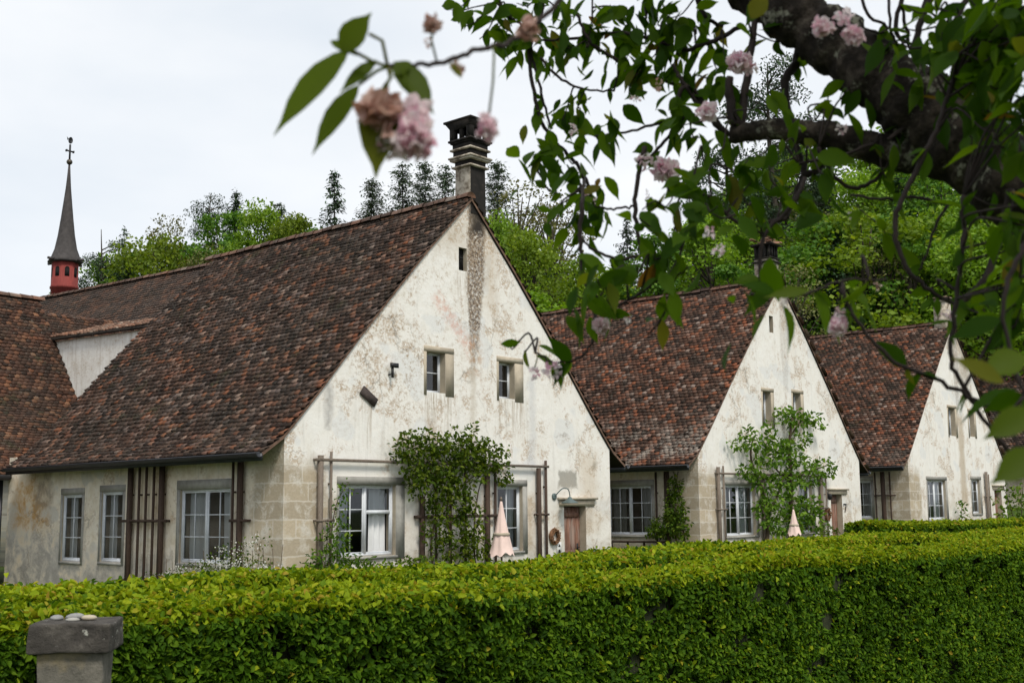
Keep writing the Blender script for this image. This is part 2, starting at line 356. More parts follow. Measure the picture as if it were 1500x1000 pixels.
        for (a0, a1, b0, b1, col, k, sf) in (extras or {}).get('patch', ()):
            mk = t.m('MULTIPLY', t.box(aw, zw, a0, a1, b0, b1, sf), t.mr(n_mid, .36, .56), clamp=True)
            c = t.mix(t.m('MULTIPLY', mk, k), c, col)
    # drips under sills and lintels
    for (a0, a1, zt_) in (extras or {}).get('drips', ()):
        dm = t.m('MULTIPLY', t.box(t.m('ADD', a, t.m('MULTIPLY', wob2, .10)), Z, a0, a1, zt_-1.1, zt_, .06), t.mr(t.noise(t.scale(P, 9, .5, 1), 1.4, 4, .7), .46, .62), clamp=True)
        dm = t.m('MULTIPLY', dm, t.mr(Z, zt_-1.1, zt_-.1), clamp=True); c = t.mix(t.m('MULTIPLY', dm, .75), c, (.33, .25, .165))
    ck = t.n('TexVoronoi', feature='DISTANCE_TO_EDGE'); t.put(ck.inputs['Vector'], t.comb(t.m('ADD', a, t.m('MULTIPLY', wob, .9)), t.m('ADD', Z, t.m('MULTIPLY', wob2, .9)), 0)); ck.inputs['Scale'].default_value = .62
    crack = t.m('MULTIPLY', t.mr(ck.outputs[0], .010, .003), t.mr(n_big, .48, .58), clamp=True); c = t.mix(t.m('MULTIPLY', crack, .55), c, (.20, .17, .14))
    # dirty foot of the wall
    foot = t.m('MULTIPLY', t.mr(zw, .95, .2), .6, clamp=True); c = t.mix(t.m('MULTIPLY', foot, t.mr(n_mid, .3, .6)), c, (.25, .235, .20))
    # sandstone corner blocks
    bk = t.n('TexBrick'); t.put(bk.inputs['Vector'], t.comb(t.m('ADD', a, t.m('MULTIPLY', wob, .16)), t.m('ADD', Z, t.m('MULTIPLY', wob, .10)), 0))
    bk.inputs['Scale'].default_value = 1; bk.inputs['Brick Width'].default_value = .62; bk.inputs['Row Height'].default_value = .36; bk.inputs['Mortar Size'].default_value = .018
    bk.inputs['Color1'].default_value = (.56, .47, .345, 1); bk.inputs['Color2'].default_value = (.42, .355, .265, 1); bk.inputs['Mortar'].default_value = (.62, .56, .47, 1); bk.offset_frequency = 3; bk.squash = 1.5; bk.squash_frequency = 2; bk.inputs['Bias'].default_value = .1
    bk.inputs['Mortar Smooth'].default_value = .3
    bc = t.mix(t.mr(n_fine, .35, .7, 0, .35), bk.outputs[0], (.26, .225, .17)); bc = t.mix(t.mr(n_mid, .50, .62, 0, .8), bc, (.66, .62, .55))
    ed = 1.15 if not side else 1.05
    qm = t.m('MULTIPLY', t.mr(t.m('ADD', a, t.m('MULTIPLY', wob, .7)), ed, ed-.15), t.mr(t.m('ADD', Z, t.m('MULTIPLY', wob, .9)), 2.75, 2.35), clamp=True)
    c = t.mix(t.m('MULTIPLY', qm, quoin), c, bc)
    h = t.m('ADD', t.m('MULTIPLY', n_fine, .35), t.m('ADD', n_mid, t.m('MULTIPLY', patch, -.35)))
    return t.end(t.pr(c, .92, t.bump(h, .55, .03), .15))
M['plaster_a'] = plaster('gable_plaster_stained', False, .95, 1, {'drips': [(3.9, 4.9, 4.2), (6.35, 7.3, 4.22), (2.05, 2.35, 3.85), (4.98, 5.35, 7.1)], 'pits': [(1.4, 4.0, 4.2, 6.2, .8), (3.4, 5.2, 5.4, 7.4, .6), (1.8, 5.4, 3.3, 4.4, .55), (6.2, 8.2, 3.2, 6.6, .3)], 'red': 1,
    'patch': [(8.62, 9.36, 2.12, 2.54, (.36, .345, .31), .95, .04), (7.5, 7.75, 2.6, 5.0, (.62, .62, .62), .6, .08), (1.05, 1.2, 3.3, 4.2, (.33, .32, .31), .7, .08),
              (5.40, 5.56, 2.4, 4.9, (.56, .50, .42), .6, .05), (9.5, 10.2, 1.0, 3.0, (.60, .50, .38), .5, .2), (7.35, 7.6, .6, 1.9, (.52, .38, .24), .6, .12), (10.05, 10.2, 2.6, 2.8, (.38, .33, .26), .8, .05)]})
M['plaster_b'] = plaster('gable_plaster_pale', False, .28, 1, {'drips': [(3.9, 4.6, 4.05), (5.9, 6.65, 4.15)], 'pits': [(2.5, 5.0, 4.5, 7.0, .4)]})
M['plaster_c'] = plaster('gable_plaster_grey', False, .45, 1, {'pits': [(5.5, 8.0, 5.5, 9.0, .6)], 'patch': [(5.4, 6.0, 1.2, 5.0, (.46, .37, .26), .7, .12), (6.2, 7.2, 6.4, 8.8, (.36, .31, .25), .6, .3)]})
M['side'] = plaster('side_wall_plaster', True, 0, 1, {'patch': [(9.2, 10.9, 1.3, 2.5, (.50, .29, .10), .9, .2), (9.1, 9.8, 1.8, 2.6, (.30, .28, .25), .8, .15), (8.2, 11.4, -.5, 1.1, (.36, .345, .32), .9, .15), (3.9, 5.4, 1.2, 2.6, (.54, .40, .24), .6, .2), (4.0, 9.0, -.5, .6, (.40, .385, .36), .7, .2)]})
t = NT('dormer_plaster'); v = t.obj(); X_, Y_, Z_ = t.sep(v); P_ = t.comb(Y_, Z_, 0); n = t.noise(P_, 1.6, 5, .65); rn = t.noise(t.scale(P_, 4, .35, 1), 1.4, 5, .65); nf = t.noise(P_, 14, 5, .7)
c = t.mix(t.mr(n, .4, .62), (.84, .82, .78), (.70, .67, .62)); c = t.mix(t.mr(rn, .50, .72, 0, .6), c, (.46, .40, .33)); c = t.mix(t.m('MULTIPLY', t.mr(nf, .5, .66), t.mr(n, .46, .6), clamp=True), c, (.50, .40, .29)); c = t.mix(t.m('MULTIPLY', t.mr(Z_, 5.6, 4.6), .5, clamp=True), c, (.46, .43, .37))
M['white_plaster'] = t.end(t.pr(c, .92, t.bump(t.m('ADD', n, nf), .5, .02), .15))
t = NT('chimney_soot'); v = t.obj(); n = t.noise(v, 5, 6, .7)
M['soot'] = t.end(t.pr(t.ramp(n, [(.35, (.008, .0075, .007)), (.58, (.020, .017, .015)), (.72, (.07, .055, .045)), (.88, (.20, .16, .13))]), .9, t.bump(n, .4, .02)))
t = NT('chimney_plaster'); v = t.obj(); n = t.noise(v, 4, 6, .7)
M['chim'] = t.end(t.pr(t.ramp(n, [(.25, (.04, .033, .028)), (.42, (.18, .145, .11)), (.55, (.44, .39, .32)), (.75, (.62, .57, .50))]), .9, t.bump(n, .4, .02)))

# ------------------------------------------------------------------ ground and hills
g_ = MB(); xs = np.concatenate([np.arange(-1500, -150, 150), np.arange(-150, 210, 4), np.arange(250, 1600, 150)]); ys = np.concatenate([np.arange(-300, -20, 70), np.arange(-20, 260, 4), np.arange(300, 2000, 170)])
XX, YY = np.meshgrid(xs, ys, indexing='ij'); V = np.stack([XX, YY, ground_z(XX, YY)], -1).reshape(-1, 3); nx, ny = len(xs), len(ys)
idx = np.arange(nx*ny).reshape(nx, ny); g_.arr(V, [np.stack([idx[:-1, :-1], idx[1:, :-1], idx[1:, 1:], idx[:-1, 1:]], -1).reshape(-1, 4)])
t = NT('garden_grass'); v = t.obj(); n = t.noise(v, 3, 6, .7); n2 = t.noise(v, .15, 4)
M['grass'] = t.end(t.pr(t.mix(t.mr(n2, .45, .6), t.ramp(n, [(.3, (.03, .05, .012)), (.7, (.07, .11, .025))]), (.055, .06, .025)), .95, t.bump(n, .6, .05), .1))
tag(g_.build('ground', M['grass'], smooth=True), kind='structure')

# ------------------------------------------------------------------ roofs
def tiles(mb, prof, r0, r1, ex=.14, w=.17, m=0, jit=1.0, clip=None):
    """beaver-tail tiles on the slope prof [(u,z) eave..ridge], running along r"""
    P = np.asarray(prof, float); seg = np.linalg.norm(np.diff(P, axis=0), axis=1); cum = np.concatenate([[0], np.cumsum(seg)]); tot = cum[-1]
    rows = int(tot/ex); sgn = 1 if P[-1][0] > P[0][0] else -1
    L = ex*1.55; arc = [(-.5, .30), (-.36, .10), (0, 0), (.36, .10), (.5, .30)]
    for k in range(rows):
        s = k*ex; e = np.interp(s, cum, P[:, 0]), np.interp(s, cum, P[:, 1]); s2 = min(s+L, tot+.02)
        e2 = np.array([np.interp(s2, cum, P[:, 0]), np.interp(s2, cum, P[:, 1])]); e = np.array(e)
        tg = unit(e2-e); nm = np.array([-tg[1], tg[0]])*sgn
        rr = np.arange(r0 + (w/2 if k % 2 else 0), r1, w); N = len(rr)
        if not N: continue
        sag = .012*math.sin(k*.7) + .02*np.sin(rr*1.3+k*.21)*jit
        off = (RNG.normal(0, .011, N) - .05*(RNG.uniform(0, 1, N) < .012))*jit; lift = np.abs(RNG.normal(0, .009, N))*jit; skew = RNG.normal(0, .02, N)*jit; ww = w*.97*np.ones(N)
        def pt(sx, y, h):
            q = e[None] + tg[None]*(off + y + skew*sx)[:, None] + nm[None]*(h+lift*(1-y/L)+sag*.5)[:, None]
            return np.stack([q[:, 0], rr+sx*ww, q[:, 1]], 1)
        ztop, zb = .050, .008
        vs = [pt(x, y*w, ztop*(1-y*w/L)+.004) for x, y in arc] + [pt(.5, L, .006), pt(-.5, L, .006)] + [pt(x, y*w, zb) for x, y in arc]
        V = np.stack(vs, 1); b = (np.arange(N)*12)[:, None]
        top = [0, 1, 2, 3, 4, 5, 6] if sgn < 0 else [6, 5, 4, 3, 2, 1, 0]
        Fc = [b+np.array(top)] + [b+np.array([i, i+1, i+8, i+7]) for i in range(4)]
        if clip is not None:
            keep = clip(np.full(N, e[0]), rr, np.full(N, e[1])); V = V[keep]; N2 = len(V)
            if not N2: continue
            b = (np.arange(N2)*12)[:, None]; Fc = [b+np.array(top)] + [b+np.array([i, i+1, i+8, i+7]) for i in range(4)]
        mb.arr(V.reshape(-1, 3), Fc, m)
def deck(mb, prof, r0, r1, th=.09, m=0, verge=None):
    P = np.asarray(prof, float); sgn = 1 if P[-1][0] > P[0][0] else -1
    for i in range(len(P)-1):
        a, b = P[i], P[i+1]
        V = [(a[0], r0, a[1]), (b[0], r0, b[1]), (b[0], r1, b[1]), (a[0], r1, a[1]), (a[0], r0, a[1]-th), (b[0], r0, b[1]-th), (b[0], r1, b[1]-th), (a[0], r1, a[1]-th)]
        fc = [(0, 3, 2, 1), (4, 5, 6, 7)]
        if i == 0: fc.append((0, 4, 7, 3))
        mb.arr(V, [np.array(fc)], m); mb.arr(V, [np.array([(0, 1, 5, 4), (3, 7, 6, 2)])], verge if verge is not None else m)
def ridge_caps(mb, u, z, r0, r1, step=.38, rad=.13, m=0, axis='r'):
    for q in np.arange(r0, r1, step):
        zz = z + random.uniform(-.012, .012); k = 7; V = []
        for yy, s in ((q-.02, 1.06), (q+step*1.02, .92)):
            for j in range(k):
                th = math.pi*j/(k-1); a = u - math.cos(th)*rad*s*1.15; b = zz - .07 + math.sin(th)*rad*s
                V.append((a, yy, b) if axis == 'r' else (yy, a, b))
        mb.arr(V, [np.array([(j, j+1, k+j+1, k+j) for j in range(k-1)]), np.arange(k)[None], (np.arange(k)+k)[None]], m)

W = 10.79; UA = 5.45
LEFT = [(-.58, 2.74), (-.05, 3.10), (.35, 3.52), (.9, 4.12), (1.9, 5.26), (2.8, 6.24), (3.9, 7.42), (UA, 8.98)]
RIGHT = [(2*UA-u - .04, z) for u, z in LEFT]
def prof_z(u):
    a = np.interp(u, [p[0] for p in LEFT], [p[1] for p in LEFT]); b = np.interp(u, [p[0] for p in RIGHT][::-1], [p[1] for p in RIGHT][::-1])
    return float(a if u <= UA else b)

def wall_panel(mb, mp, a_breaks, topf, bot, opens, depth=.28, m=0, mrev=1):
    """flat wall with rectangular openings and their reveals. mp(a,z,d)->xyz, d = depth into the wall"""
    A = sorted(set([round(x, 4) for x in a_breaks] + [round(x, 4) for o in opens for x in o[:2]]))
    for a0, a1 in zip(A[:-1], A[1:]):
        am = (a0+a1)/2; os_ = sorted([o for o in opens if o[0] <= am <= o[1]], key=lambda o: o[2]); zc0 = zc1 = bot
        for o in os_:
            mb.poly([mp(a0, zc0, 0), mp(a1, zc1, 0), mp(a1, o[2], 0), mp(a0, o[2], 0)], m); zc0 = zc1 = o[3]
        mb.poly([mp(a0, zc0, 0), mp(a1, zc1, 0), mp(a1, topf(a1), 0), mp(a0, topf(a0), 0)], m)
    for a0, a1, z0, z1 in opens:
        c = [(a0, z0), (a1, z0), (a1, z1), (a0, z1)]
        for (p, q) in zip(c, c[1:]+c[:1]): mb.poly([mp(p[0], p[1], 0), mp(q[0], q[1], 0), mp(q[0], q[1], depth), mp(p[0], p[1], depth)], mrev)

def window(parent, mp, a0, a1, z0, z1, leaves=1, cols=2, rows=3, inset=.10, curtain='both', surround=None, smat='stone', openleaf=False, sill=True, fw=.045, label=None):
    """timber window in an opening; mp as in wall_panel"""
    b = MB(); fn = lambda x, y, z: mp(x, z, y)
    def bar(x0, x1, zz0, zz1, d0=inset, d1=inset+.06): b.box(x0, x1, d0, d1, zz0, zz1, 0, fn)
    bar(a0, a0+fw, z0, z1); bar(a1-fw, a1, z0, z1); bar(a0+fw, a1-fw, z1-fw, z1); bar(a0+fw, a1-fw, z0, z0+fw*1.3)
    ia0, ia1 = a0+fw, a1-fw; lw = (ia1-ia0)/leaves; panes = MB(); tb = .022
    for i in range(leaves):
        x0, x1 = ia0+i*lw, ia0+(i+1)*lw
        if i: bar(x0-.028, x0+.028, z0+fw*1.3, z1-fw, inset-.012, inset+.05)
        s = .03; l0, l1 = x0+(.028 if i else 0), x1-(.028 if i < leaves-1 else 0); zz0, zz1 = z0+fw*1.3, z1-fw
        bar(l0, l0+s, zz0, zz1, inset+.012, inset+.05); bar(l1-s, l1, zz0, zz1, inset+.012, inset+.05); bar(l0+s, l1-s, zz1-s, zz1, inset+.012, inset+.05); bar(l0+s, l1-s, zz0, zz0+s, inset+.012, inset+.05)
        op = openleaf and i == leaves-1
        if op:
            zt = zz0+(zz1-zz0)*.62; bar(l0+s, l1-s, zt-.04, zt+.04, inset+.005, inset+.05)
            gz = [(zt+.04, zz1-s)]
        else:
            gz = [(zz0+s, zz1-s)]
            for c in range(1, cols):
                xm = l0+s+(l1-l0-2*s)*c/cols; bar(xm-tb/2, xm+tb/2, zz0+s, zz1-s, inset+.016, inset+.042)
            for r in range(1, rows):
                zm = zz0+s+(zz1-zz0-2*s)*r/rows; bar(l0+s, l1-s, zm-tb/2, zm+tb/2, inset+.018, inset+.040)
        for q0, q1 in gz:
            pp = [mp(l0+s, q0, inset+.03), mp(l1-s, q0, inset+.03), mp(l1-s, q1, inset+.03), mp(l0+s, q1, inset+.03)]
            e1, e2, ow = (np.subtract(pp[1], pp[0]), np.subtract(pp[2], pp[1]), np.subtract(mp(0, 0, -1), mp(0, 0, 0))); panes.poly(pp if np.dot(np.cross(e1, e2), ow) > 0 else pp[::-1])
    if sill: b.box(a0-.02, a1+.02, -.05, inset+.02, z0-.06, z0-.002, 1, fn)
    w = b.build('window', [M['frame'], M[smat]], parent)
    if label: w['label'] = label
    panes.build('pane', M['glass'], w)
    if curtain:
        for sd_ in ((0, 1) if curtain == 'both' else ((1,) if curtain == 'right' else (0,))):
            c = MB(); cwid = (a1-a0)*.30; xs = np.linspace(0, 1, 15); d = inset+.20
            base = a0+.03 if sd_ == 0 else a1-.03-cwid
            pts_t = [mp(base+cwid*x, z1-.04, d+.03*math.sin(x*19)) for x in xs]; pts_b = [mp(base+cwid*(x if sd_ else x*.9), z0+.02, d+.045*math.sin(x*19+.4)) for x in xs]
            c.arr(pts_t+pts_b, [np.array([(i, i+1, 16+i, 15+i) for i in range(14)])]); c.build('curtain', M['curtain'], w, True)
    if surround:
        s = MB(); l, r, tp = surround; pr_ = -.018 if smat == 'stone' else -.006
        if l: s.box(a0-l, a0-.002, pr_, .05, z0-.07, z1, 0, fn)
        if r: s.box(a1+.002, a1+r, pr_, .05, z0-.07, z1, 0, fn)
        s.box(a0-max(l, .06), a1+max(r, .06), pr_-.006, .05, z1+.002, z1+tp, 0, fn); s.build('surround', M[smat], w)
    return w

def make_chimney(parent, u0, u1, r0, r1, zb, zt, style):
    b = MB(); uc, rc = (u0+u1)/2, (r0+r1)/2; hu, hr = (u1-u0)/2, (r1-r0)/2
    def slab(e, z0, z1, m): b.box(uc-hu-e, uc+hu+e, rc-hr-e, rc+hr+e, z0, z1, m)
    H = zt-zb
    if style == 'big':
        # tapering shaft, soot on the gable side
        V = [(uc+sx*(hu+t_), rc+sy*(hr+t_), z) for z, t_ in ((zb-.12, .0), (zb+.42*H, -.01)) for sx, sy in ((-1, -1), (1, -1), (1, 1), (-1, 1))]
        b.arr(V, [np.array([(0, 1, 5, 4)])], 1); b.arr(V, [np.array([(1, 2, 6, 5), (2, 3, 7, 6), (3, 0, 4, 7)])], 0)
        z = zb+.42*H
        for e0, hh in ((.06, .045), (.0, .13), (.09, .05), (.12, .045), (.03, .16), (.09, .045), (.04, .13), (.08, .04), (.12, .05)):
            slab(e0, z, z+hh-.002, 1 if (hh > .06 or z > zb+.66*H) else 0); z += hh
        zl = z; hl = .42
        for sx in (-1, 1):
            for sy in (-1, 1): b.box(uc+sx*(hu+.02)-.07, uc+sx*(hu+.02)+.07, rc+sy*(hr+.02)-.07, rc+sy*(hr+.02)+.07, zl, zl+hl, 1)
        for sx in (-1, 1): b.box(uc+sx*(hu+.02)-.04, uc+sx*(hu+.02)+.04, rc-.05, rc+.05, zl, zl+hl, 1)
        for sy in (-1, 1): b.box(uc-.05, uc+.05, rc+sy*(hr+.02)-.04, rc+sy*(hr+.02)+.04, zl, zl+hl, 1)
        V = []
        for z_, e in ((zl+hl*.6, .07), (zl+hl, .17)): V += [(uc-hu-e, rc-hr-e, z_), (uc+hu+e, rc-hr-e, z_), (uc+hu+e, rc+hr+e, z_), (uc-hu-e, rc+hr+e, z_)]
        b.arr(V, [np.array([(0, 1, 5, 4), (1, 2, 6, 5), (2, 3, 7, 6), (3, 0, 4, 7), (4, 5, 6, 7)])], 1)
        slab(.20, zl+hl+.002, zl+hl+.05, 1)
        for i in range(5):
            for j in range(3): b.box(uc-hu-.02+i*.125, uc-hu+.09+i*.125, rc-hr+.05+j*.18, rc-hr+.21+j*.18, zl+hl+.053, zl+hl+.10+random.uniform(0, .03), 2)
        ch = b.build('chimney', [M['chim'], M['soot'], M['ridge']], parent)
    elif style == 'small':
        b.box(u0, u1, r0, r1, zb-.5, zb+H*.5, 0); z = zb+H*.5
        slab(.06, z+.002, z+.05, 1); slab(.0, z+.052, z+.13, 0); slab(.05, z+.132, z+.17, 1); z += .17
        for i in range(4):
            for sy in (-1, 1): b.box(uc-hu+.03+i*(2*hu-.06)/3-.03, uc-hu+.03+i*(2*hu-.06)/3+.03, rc+sy*(hr-.04)-.03, rc+sy*(hr-.04)+.03, z, z+.42, 1)
        for i in (1, 2):
            for sx in (-1, 1): b.box(uc+sx*(hu-.04)-.03, uc+sx*(hu-.04)+.03, rc-hr+i*2*hr/3-.03, rc-hr+i*2*hr/3+.03, z, z+.42, 1)
        slab(.10, z+.422, z+.47, 1)
        for i in range(26):
            a, c = uc+random.uniform(-hu-.10, hu+.02), rc+random.uniform(-hr-.1, hr+.02); q = z+.472+random.uniform(0, .16); th = random.uniform(0, 3)
            fn = lambda x, y, z_, a=a, c=c, th=th: (a+x*math.cos(th)-y*math.sin(th), c+x*math.sin(th)+y*math.cos(th), z_+x*.25)
            b.box(-.13, .13, -.08, .08, q, q+.04, 2, fn)
        ch = b.build('chimney', [M['chim'], M['soot'], M['ridge']], parent)
    else:
        b.box(u0, u1, r0, r1, zb-.5, zb+H*.75, 0); z = zb+H*.75; slab(.05, z+.002, z+.06, 0); slab(.0, z+.062, z+.17, 0); slab(.07, z+.172, z+.22, 2)
        ch = b.build('chimney', [M['chim'], M['soot'], M['ridge']], parent)
    return ch

gmap = lambda a, z, d: (a, d, z)          # gable wall: depth goes to +r
smap = lambda a, z, d: (d, a, z)          # long wall: depth goes to +u
def make_house(h, dz, label, gm, tm, gopens, sopens, rlen, door=None, vent=None, slen=None, tiles_right=False):
    o = hw(0, 0, dz, h); root = empty('gabled_house', (o[0], o[1], dz), ROT)
    tag(root, label, 'house', 'row of gabled houses')
    w = MB(); opens = [(a0, a1, z0-dz, z1-dz) for a0, a1, z0, z1 in gopens]; so_ = [(a0, a1, z0-dz, z1-dz) for a0, a1, z0, z1 in sopens]
    if door: opens.append((door[0], door[1], -.8, door[2]-dz))
    if vent: opens.append(vent)
    eps = .095; br = [p[0] for p in LEFT if 0 < p[0] < W] + [p[0] for p in RIGHT if 0 < p[0] < W] + [0, W, UA]
    tf = lambda a: prof_z(a)-eps
    wall_panel(w, gmap, br, tf, -.8, opens, .3, 0, 2)
    SL = slen or rlen
    wall_panel(w, smap, [0, SL], lambda a: prof_z(0)-eps, -.8, so_, .3, 1, 2)
    w.poly([(W, 0, -.8), (W, rlen, -.8), (W, rlen, tf(W)), (W, 0, tf(W))], 1)
    B = sorted(set(br)); [w.poly([(a, rlen, -.8), (b_, rlen, -.8), (b_, rlen, tf(b_)), (a, rlen, tf(a))], 1) for a, b_ in zip(B[:-1], B[1:])]
    # room behind the windows: floor, ceiling and a partition
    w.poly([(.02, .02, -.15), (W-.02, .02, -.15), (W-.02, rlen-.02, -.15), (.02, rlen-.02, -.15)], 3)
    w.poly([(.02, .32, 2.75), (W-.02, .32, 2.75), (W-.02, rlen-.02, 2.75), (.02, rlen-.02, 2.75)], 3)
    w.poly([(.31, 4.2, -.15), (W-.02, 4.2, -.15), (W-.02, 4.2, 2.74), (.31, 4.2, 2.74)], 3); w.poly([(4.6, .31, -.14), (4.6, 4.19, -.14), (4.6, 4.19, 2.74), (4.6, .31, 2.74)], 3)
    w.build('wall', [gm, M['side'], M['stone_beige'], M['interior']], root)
    rf = MB(); deck(rf, LEFT, -.05, rlen, .075, 1, 2); deck(rf, RIGHT, -.05, rlen, .075, 1, 2); tiles(rf, LEFT, -.0, rlen, m=0)
    if tiles_right: tiles(rf, RIGHT, 0, rlen, m=0)
    else: tiles(rf, RIGHT, 0, rlen, .28, .34, 0)
    roof = rf.build('roof', [tm, M['soffit'], M['verge']], root)
    rc = MB(); ridge_caps(rc, UA, 9.05, 0, rlen); rc.build('ridge_tiles', M['ridge'], roof)
    # eave gutter with board
    gt = MB(); k = 7
    for (uu, s) in ((-.66, 1), (2*UA+.62, -1)):
        V = [(uu+.075*math.cos(math.pi+math.pi*j/(k-1)), r, 2.72+.075*math.sin(math.pi+math.pi*j/(k-1))) for r in (-.08, rlen) for j in range(k)]
        gt.arr(V, [np.array([(j, j+1, k+j+1, k+j) for j in range(k-1)]), np.arange(k)[None]]); gt.box(uu+s*.09-.012, uu+s*.09+.012, -.05, rlen, 2.58, 2.72)
        gt.tube([(uu, -.08, 2.73), (uu, rlen, 2.73)], .014, 6)
    gt.build('gutter', M['gutter'], root)
    return root

# ---- house nearest the camera
H0 = make_house(0, 0, 'nearest large gabled house with ornate black-topped chimney and soot streak down its gable', M['plaster_a'], M['tile_dark'],
    [(1.42, 3.02, .66, 2.14), (6.30, 7.22, .61, 2.15), (3.96, 4.56, 4.22, 5.14), (6.40, 6.98, 4.24, 5.12)],
    [(7.58, 8.50, .48, 2.06), (5.80, 6.72, .50, 2.10), (1.72, 3.54, .54, 2.09)], 10.3, (8.82, 9.72, 1.66), (5.02, 5.30, 7.15, 7.70), 11.3, True)
window(H0, gmap, 1.42, 3.02, .66, 2.14, 2, 2, 3, .10, 'both', (.06, .25, .17), 'stone', True)
window(H0, gmap, 6.30, 7.22, .61, 2.15, 1, 2, 3, .10, 'both', (.07, .16, .15), 'stone')
window(H0, gmap, 3.96, 4.56, 4.22, 5.14, 1, 1, 2, .17, None, (.09, .28, .13), 'stone_beige', sill=False, fw=.024)
window(H0, gmap, 6.40, 6.98, 4.24, 5.12, 1, 1, 2, .17, None, (.08, .32, .13), 'stone_beige', sill=False, fw=.024)
window(H0, smap, 7.58, 8.50, .48, 2.06, 1, 2, 3, .03, 'both', (.09, .07, .15), 'stone')
window(H0, smap, 5.80, 6.72, .50, 2.10, 1, 2, 3, .03, 'both', (.09, .07, .15), 'stone')
window(H0, smap, 1.72, 3.54, .54, 2.09, 2, 2, 3, .05, 'both', (.10, .10, .20), 'stone')
def door(parent, u0, u1, top, lint):
    d = MB(); n = 5; wd_ = (u1-u0-.02)/n
    for i in range(n): d.box(u0+.01+i*wd_+.004, u0+.01+(i+1)*wd_-.004, .20, .235, -.78, top-.03, 0)
    d.box(u0+.01, u1-.01, .236, .26, -.78, top-.02, 0); d.box(u0+.08, u1-.08, .175, .199, .42, .56, 0); d.box(u0+.08, u1-.08, .175, .199, top-.28, top-.16, 0)
    o = d.build('door', M['door'], parent); k = MB(); k.tube([(u1-.13, .19, .62), (u1-.13, .13, .62), (u1-.24, .12, .62)], .012, 6); k.box(u1-.16, u1-.10, .188, .199, .5, .72); k.build('handle', M['metal_dark'], o)
    l = MB(); l.box(u0-.2, u1+.34, -.035, .10, top+.002, top+lint, 0); l.box(u0-.26, u1+.42, -.09, .06, top+lint+.002, top+lint+.06, 0); l.build('lintel', M['stone_beige'], parent)
    return o
door(H0, 8.82, 9.72, 1.66, .16)
make_chimney(H0, 5.43, 5.97, -.012, .50, 8.72, 11.2, 'big')
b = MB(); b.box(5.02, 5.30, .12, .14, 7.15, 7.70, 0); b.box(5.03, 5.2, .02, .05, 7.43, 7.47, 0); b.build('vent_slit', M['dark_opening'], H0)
b = MB(); fn = lambda x, y, z: (2.20+.83*x-.56*z, y, 4.0-.56*x-.83*z); b.box(-.24, .24, -.05, -.02, -.10, .10, 0, fn); b.box(-.05, .05, -.021, .02, -.05, .05, 0, fn); b.build('iron_plate', M['rust'], H0)
b = MB(); b.box(2.73, 2.95, -.16, -.12, 4.66, 4.76, 0); b.box(2.78, 2.82, -.14, -.10, 4.44, 4.66, 0); b.box(2.85, 2.89, -.12, .02, 4.69, 4.73, 0); b.box(2.785, 2.815, -.099, .02, 4.5, 4.53, 0); b.build('wall_bracket', M['metal_dark'], H0)

# ---- second and third houses
H1 = make_house(1, .08, 'second gabled house with number 7 by its door and rubble-topped chimney', M['plaster_b'], M['tile_red'],
    [(1.46, 3.25, .72, 2.26), (6.12, 7.05, .72, 2.32), (3.98, 4.50, 4.15, 5.26), (6.0, 6.55, 4.25, 5.34)], [(1.66, 3.30, .78, 2.26)], 10.3, (8.42, 9.28, 1.98), (4.60, 4.86, 7.15, 7.70))
dzl = .08
def shifted(mp, dz): return lambda a, z, d: mp(a, z-dz, d)
gm1, sm1 = shifted(gmap, .08), shifted(smap, .08)
window(H1, gm1, 1.46, 3.25, .72, 2.26, 2, 2, 3, .10, 'both', (.07, .16, .15), 'stone')
window(H1, gm1, 6.12, 7.05, .72, 2.32, 1, 2, 3, .10, 'both', (.07, .16, .15), 'stone')
window(H1, gm1, 3.98, 4.50, 4.15, 5.26, 1, 1, 2, .2, None, (.10, .2, .12), 'stone_beige', sill=False, fw=.024)
window(H1, gm1, 6.0, 6.55, 4.25, 5.34, 1, 1, 2, .2, None, (.10, .2, .12), 'stone_beige', sill=False, fw=.024)
window(H1, sm1, 1.66, 3.30, .78, 2.26, 2, 2, 3, .05, 'both', (.10, .10, .18), 'stone')
door(H1, 8.42, 9.28, 1.90, .15); make_chimney(H1, 5.30, 5.86, .25, .85, 8.75, 10.55, 'small')
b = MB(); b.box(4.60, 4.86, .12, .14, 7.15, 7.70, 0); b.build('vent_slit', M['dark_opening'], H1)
b = MB()      # the painted numeral 7
fn = lambda x, y, z: (9.36+x, y, 1.29+z)
b.box(0, .24, -.012, -.004, .25, .30, 0, fn); b.arr([fn(*p) for p in ((.18, -.012, .25), (.24, -.012, .25), (.12, -.012, 0), (.05, -.012, 0))], [np.array([(0, 1, 2, 3)])]); b.arr([fn(*p) for p in ((0, -.012, .25), (.04, -.012, .25), (.03, -.012, .20), (0, -.012, .20))], [np.array([(0, 1, 2, 3)])])
b.build('house_number', M['black'], H1)
H2 = make_house(2, .33, 'third gabled house with grey damp streaks and a plain pale chimney stub', M['plaster_c'], M['tile_red_far'],
    [(1.75, 3.65, 1.0, 2.58), (6.55, 7.55, 1.2, 2.65), (4.45, 5.20, 4.45, 5.62), (6.75, 7.40, 4.5, 5.60)], [(1.55, 3.1, 1.1, 2.56)], 10.3, (9.3, 10.2, 2.2), (5.0, 5.26, 7.3, 7.8))
gm2, sm2 = shifted(gmap, .33), shifted(smap, .33)
window(H2, gm2, 1.75, 3.65, 1.0, 2.58, 2, 2, 3, .10, 'both', (.08, .16, .15), 'stone')
window(H2, gm2, 6.55, 7.55, 1.2, 2.65, 1, 2, 3, .10, 'both', (.08, .16, .15), 'stone')
window(H2, gm2, 4.45, 5.20, 4.45, 5.62, 1, 1, 2, .2, None, (.12, .2, .12), 'stone_beige', sill=False, fw=.024)
